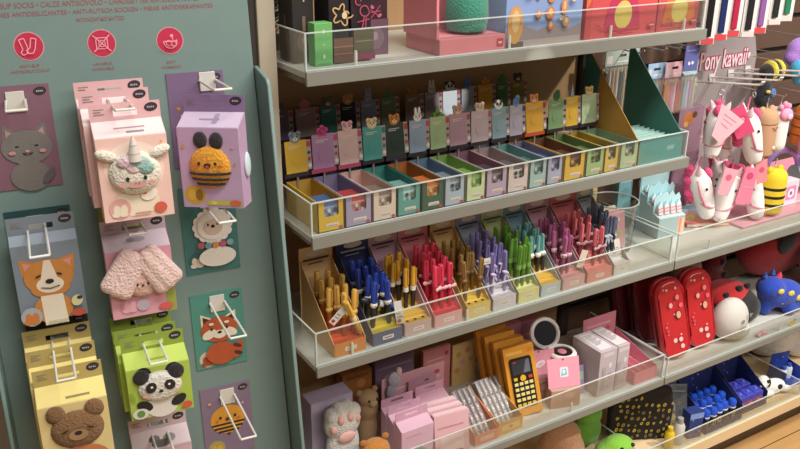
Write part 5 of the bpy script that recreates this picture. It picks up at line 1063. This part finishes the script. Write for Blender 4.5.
# long white packs with coloured strips hanging at the top of the right bay
rod = thing('hanging_bar', 'white bar above the horse board carrying the long strip packs', 'bar', (1.32, .20, 1.52)); MB().cyl((-.26, 0, 0), (.42, 0, 0), .005, M('D0CCC8', 'metal'), n=12).build('rod', rod)
for x in (-.25, .41): MB().box(x-.004, x+.004, 0, .185, -.004, .004, M('B5B0AC', 'metal')).build('arm', rod)
STR = (('1F1D20', 'black'), ('23305E', 'navy'), ('B02A48', 'crimson'), ('26242A', 'charcoal'), ('8A5A9A', 'purple'), ('2A2E2C', 'dark grey'), ('2E7A58', 'green'))
for k, (c, n) in enumerate(STR):
    x = 1.160+.047*k+(.010 if k > 2 else 0)+(.008 if k > 4 else 0); z0 = 1.256+.006*k-(.012 if k in (3, 4) else 0); hh = 1.500-z0
    t = thing('strip_pack', f'tall white hanging pack with a {n} strip' + (' at the left end of the row' if k == 0 else ''), 'pack', T(x, .14, z0) @ RZ(-20), 'tall white strip packs over the horse board')
    MB().box(-.0195, .0195, -.003, .003, 0, hh, M('E3DFDC', 'satin')).build('backing_card', t, bevel=.0015)
    MB().box(-.0105, .006, -.0085, -.0031, .020, hh-.005, M(c, 'gloss')).build('strip', t, bevel=.0015)
    MB().box(-.016, .016, -.0048, -.0031, .002, .016, M('C9404A' if k in (0, 1, 2, 4) else 'D9C9C6', 'card')).build('label', t)
    MB().tube([(0, .002, hh-.006), (0, .030, hh+.006), (-.010, .058, hh+.0172)], .0014, WHITE, 6).build('loop', t)
# purple sign on the rail end and posts between
t = thing('shelf_sign', 'small violet blue sign with white marks under the top shelf end', 'sign', T(1.140, .162, 1.222) @ RZ(-10)); MB().box(-.021, .021, -.001, .001, -.034, .030, M('5A5E9A', 'card')).build('card', t)
art(t, 'sign_marks', [E(-6, -14, 3.4, 4.4, 'E6E3EC'), E(4, -13, 3.4, 4.4, 'E6E3EC'), B(-18, 16, 10, 20, '7E82B5')], y=-.001)
MB().tube([(0, .001, .02), (0, .08, .016), (0, .216, .016)], .0014, M('9A9A9E', 'metal'), 6).build('stem', t)
carton('mauve_display', 'mauve display column with an orange print behind the pale blue sticks', 'display box', 1.235, 1.335, .255, .30, S3, .30, '8E6F7E', front=[E(-10, 120, 22, 18, 'B5703A'), E(12, 128, 10, 9, '5A3A2E'), E(-20, 104, 10, 8, 'D9A05A'), B(-50, -10, 50, 20, '7E6070')])

# ------------------------------------------------------------------ bottom deck goods
plush('peach_plush', 'tan brown plush under the fourth shelf, left of the green frog', 'plush', T(.770, .12, S5), [((0, 0, .06), (.075, .06, .06)), ((-.01, -.01, .115), (.06, .05, .045))], M('B98A66', 'fuzzy'), (('ear', M('A9795A', 'fuzzy'), [((-.045, 0, .15), (.016, .010, .014))]), ('ear', M('A9795A', 'fuzzy'), [((.03, 0, .155), (.016, .010, .014))])))
GR = M('6FAE35', 'fuzzy')
plush('frog_plush', 'green frog plush standing back under the fourth shelf', 'plush', T(.905, .17, S5), [((0, 0, .055), (.05, .045, .055)), ((0, -.005, .105), (.045, .04, .035)), ((-.022, -.01, .135), (.014, .013, .014)), ((.022, -.01, .135), (.014, .013, .014))], GR, (('eye', M('1E1C1A', 'gloss'), [((-.022, -.022, .138), .006)]), ('eye', M('1E1C1A', 'gloss'), [((.022, -.022, .138), .006)])))
plush('frog_plush', 'lime green frog plush at the front, its rounded back just in frame', 'plush', T(.915, .060, S5) @ SCL(1, 1, .8), [((0, 0, .045), (.06, .05, .045)), ((.01, -.005, .075), (.045, .04, .03))], M('84C23A', 'fuzzy'), (('eye', M('1E1C1A', 'gloss'), [((-.01, -.036, .09), .006)]), ('eye', M('1E1C1A', 'gloss'), [((.03, -.036, .09), .006)])))
NAVY = '1F2A5E'
# black bag with a yellow pattern
t = thing('patterned_bag', 'black bag printed with yellow flowers, at the left of the navy goods', 'bag', T(1.072, .125, S5) @ RZ(-25) @ SCL(.85, 1, 1.1))
mb = MB(); mb.prism([(-.115, 0), (.10, 0), (.105, .10), (.09, .155), (-.10, .155), (-.12, .09)], -.035, -.008, M('24201E', 'fabric')); mb.build('body', t, bevel=.010)
rr = random.Random(3); sp = []
for k in range(64):
    x, z = -95+(k % 10)*21+rr.uniform(-5, 5), 16+(k//10)*22+rr.uniform(-5, 5); c = rr.choice(('B59A35', '9A8432', 'C9B04A', '7E6E38')); r = rr.uniform(4, 7)
    sp += [E(x, z, r, r*.8, c, rr.uniform(0, 90), 7), E(x, z, r*.35, r*.35, '3A2F1E', 0, 6)]
art(t, 'flower_print', sp, y=-.0355, kind='fabric')
MB().tube([(-.05, -.02, .150), (-.045, -.02, .185), (.035, -.02, .185), (.04, -.02, .150)], .004, M('2B2622', 'fabric'), 8).build('handle', t)
def zip_bag(X, label):
    t = thing('zip_bag', label, 'bag', X)
    MB().box(-.055, .055, -.004, .004, 0, .105, VINYL).build('pouch', t, bevel=.002)
    MB().tube([(-.055, 0, 0), (.055, 0, 0), (.055, 0, .105), (-.055, 0, .105)], .0022, M('84868E', 'gloss'), 6, None, True).build('binding', t)
    MB().box(-.050, .050, -.0055, .0055, .088, .092, M('8E8E96', 'satin')).build('zip', t)
    MB().box(-.030, .02, -.003, .003, .004, .06, M('C2BEBE', 'card')).build('insert_card', t)
    return t
zip_bag(T(1.168, .092, S5+.001) @ RZ(-32) @ RX(-22)  @ SCL(1, 1, 1.25), 'clear zip bag with dark edges, left of the other one')
zip_bag(T(1.182, .134, S5+.001) @ RZ(-28) @ RX(-20) @ SCL(1, 1, 1.3), 'clear zip bag with dark edges, behind the blue capped bottles')
def bottle(X, label, col, cap, r=.014, h=.070, group=None):
    t = thing('small_bottle', label, 'bottle', X, group)
    MB().lathe([(r*.95, 0), (r, .004), (r, h*.7), (r*.7, h*.8), (.001, h*.8)], M(col, 'gloss'), n=16).build('body', t)
    MB().lathe([(r*.6, h*.802), (r*.55, h), (.001, h*1.02)], M(cap, 'gloss'), n=14).build('cap', t); return t
bottle(T(1.100, .030, S5), 'yellow squeeze bottle in front of the flowered bag', 'E0BE2E', 'D9B52A')
bottle(T(1.140, .032, S5), 'white grey bottle right of the yellow squeeze bottle', 'C9C6C0', '9A9A98', .016, .085)
starry = [E(x, z, 3, 3, c) for x, z, c in ((-12, 20, '6A86C9'), (10, 28, '9AAEDC'), (-4, -6, '4A66B0'), (14, -20, '8096D0'), (-14, -30, '5A76C0'))]
carton('navy_box', 'navy box with pale blue top standing left of the blue capped bottles', 'box', 1.180, 1.226, .022, .058, S5, .085, '2A3A78', front=[B(-23, 24, 23, 42, '7E9AD6')]+starry, rot=-12)
carton('navy_box', 'tall navy box with star print, back left on the bottom deck', 'box', 1.275, 1.36, .23, .27, S5, .19, NAVY, front=[E(30, 60, 12, 14, 'A85A6E'), E(10, 20, 5, 5, '4A5EA0'), E(-24, 40, 6, 6, '5A6EB0'), ST(-34, 20, -10, 56, 2, 'A9B5D0')])
carton('navy_box', 'tall navy box with speckles, back centre on the bottom deck', 'box', 1.42, 1.53, .245, .29, S5, .20, '1C2656', front=[E(k*17-45, 60-(k*37 % 90), 3, 3, '4A5890') for k in range(7)]+[RB(-20, -40, 20, 0, 3, '2A3872')])
carton('navy_box', 'dark navy box with a kraft label, back right on the bottom deck', 'box', 1.550, 1.645, .245, .29, S5, .18, '191F44', front=[B(-60, -10, -10, 8, '8A7A5A'), E(30, 20, 6, 6, '2E3A70')])
def navy_tray(x0, x1, y0, y1, label, h=.045, back=.12, rot=0, col=NAVY):
    t = thing('navy_tray', label, 'tray', T((x0+x1)/2, (y0+y1)/2, S5) @ RZ(rot)); w_ = (x1-x0)/2; d_ = (y1-y0)/2; m = M(col, 'card')
    MB().box(-w_, w_, -d_, d_, .0005, .003, m).build('floor', t); MB().box(-w_, w_, -d_-.0014, -d_-.0001, .0005, h*.5, m).build('front_panel', t)
    for xx in (-w_, w_-.0014): MB().prism([(-d_, .0032), (-d_, h), (d_, back), (d_, .0032)], xx, xx+.0014, m, axis='x').build('side_wall', t)
    b_ = MB().box(-w_+.0016, w_-.0016, d_-.0016, d_, .0032, back+.03, m).build('back_wall', t)
    art(b_, 'back_print', starry, y=d_-.0016, z=back*.7)
    return t
navy_tray(1.240, 1.398, .016, .140, 'navy star tray holding the blue capped bottles')
pr = None
for k in range(15):
    X = T(1.262+.0285*(k % 5)+.002*(k//5), .040+.038*(k//5), S5+.0035) @ RZ(random.uniform(-40, 40)) @ RX(random.uniform(-6, 3))
    if pr is None:
        pr = thing('glue_bottle', 'small dark bottle with a bright blue cap and white rim in the navy star tray', 'bottle', X, 'blue capped bottles in the navy tray')
        MB().lathe([(.011, 0), (.012, .003), (.012, .034), (.001, .034)], M('2E2A28', 'gloss'), n=14).build('body', pr)
        art(pr, 'label', [RB(-6, 6, 6, 26, 2, 'A89A72'), E(0, 16, 3, 4, '3A3228')], y=-.012)
        MB().lathe([(.0115, .0342), (.0125, .036), (.0125, .039), (.0115, .040)], M('DFE3EA', 'gloss'), n=14).build('collar', pr)
        MB().lathe([(.0122, .0402), (.0125, .056), (.009, .061), (.001, .062)], M('2A55C8', 'gloss'), n=14).build('cap', pr)
    else: copy_tree(pr, X)
navy_tray(1.412, 1.532, .030, .150, 'navy tray holding the violet blue cubes')
pr = None
for k in range(6):
    X = T(1.436+.036*(k % 3), .058+.046*(k//3), S5+.0035) @ RZ(-10)
    if pr is None:
        pr = thing('blue_cube', 'violet blue cube box with a rosy side in the navy tray', 'box', X, 'violet blue cubes in the navy tray')
        MB().box(-.0165, .0165, -.018, .018, 0, .044, M('4348B4', 'satin')).build('carton', pr, bevel=.0015)
        art(pr, 'front_print', [B(-16, -21, 16, 6, '9A5A78'), E(0, -8, 8, 8, 'C98A8A')], y=-.018, z=.022)
        MB().lathe([(.006, .0442), (.005, .048), (.001, .049)], M('6A6ED8', 'gloss'), n=12).build('knob', pr)
    else: copy_tree(pr, X)
# dalmatian toy
t = plush('dalmatian_plush', 'white dog plush with black patches lying beside the blue tray', 'plush', T(1.598, .058, S5) @ RZ(-14) @ SCL(.88, .88, .95), [((0, 0, .028), (.050, .026, .027)), ((-.052, -.004, .056), (.024, .022, .022)), ((-.062, -.020, .050), (.014, .012, .011)), ((.050, -.01, .016), (.022, .014, .012)), ((-.03, -.022, .014), (.022, .010, .011))], M('E3E1DE', 'fabric'),
      (('ear', M('201E20', 'fabric'), [((-.034, -.012, .052), (.008, .010, .016))]), ('ear', M('201E20', 'fabric'), [((-.066, .012, .056), (.008, .008, .014))]), ('nose', M('201E20', 'gloss'), [((-.070, -.030, .052), (.005, .004, .004))]), ('patch', M('201E20', 'fabric'), [((-.046, -.021, .064), (.008, .005, .007))]), ('patch', M('201E20', 'fabric'), [((.01, -.022, .036), (.012, .006, .009))])))
navy_tray(1.668, 1.745, .050, .125, 'blue tray behind the dog plush', .05, .05, -12, '2D4AA8')
bottle(T(1.690, .088, S5+.0035), 'white bottle with a blue cap left in the blue tray', 'D6DAE3', '3A5AC0', .012, .05); bottle(T(1.722, .092, S5+.0035), 'white bottle with a blue cap right in the blue tray', 'D6DAE3', '3A5AC0', .012, .05)
plush('white_plush', 'large white and beige plush in the right corner under the fourth shelf', 'plush', T(1.800, .225, S5) @ SCL(1.25, 1.1, 1.25), [((0, 0, .075), (.09, .07, .075)), ((-.03, -.01, .14), (.065, .055, .05)), ((.06, -.05, .03), (.04, .04, .03))], M('D6CFC8', 'fuzzy'), (('muzzle', M('C9A9A0', 'fuzzy'), [((-.035, -.062, .13), (.02, .010, .014))]), ('ear', M('B59A90', 'fuzzy'), [((-.075, 0, .18), (.018, .012, .02))])))
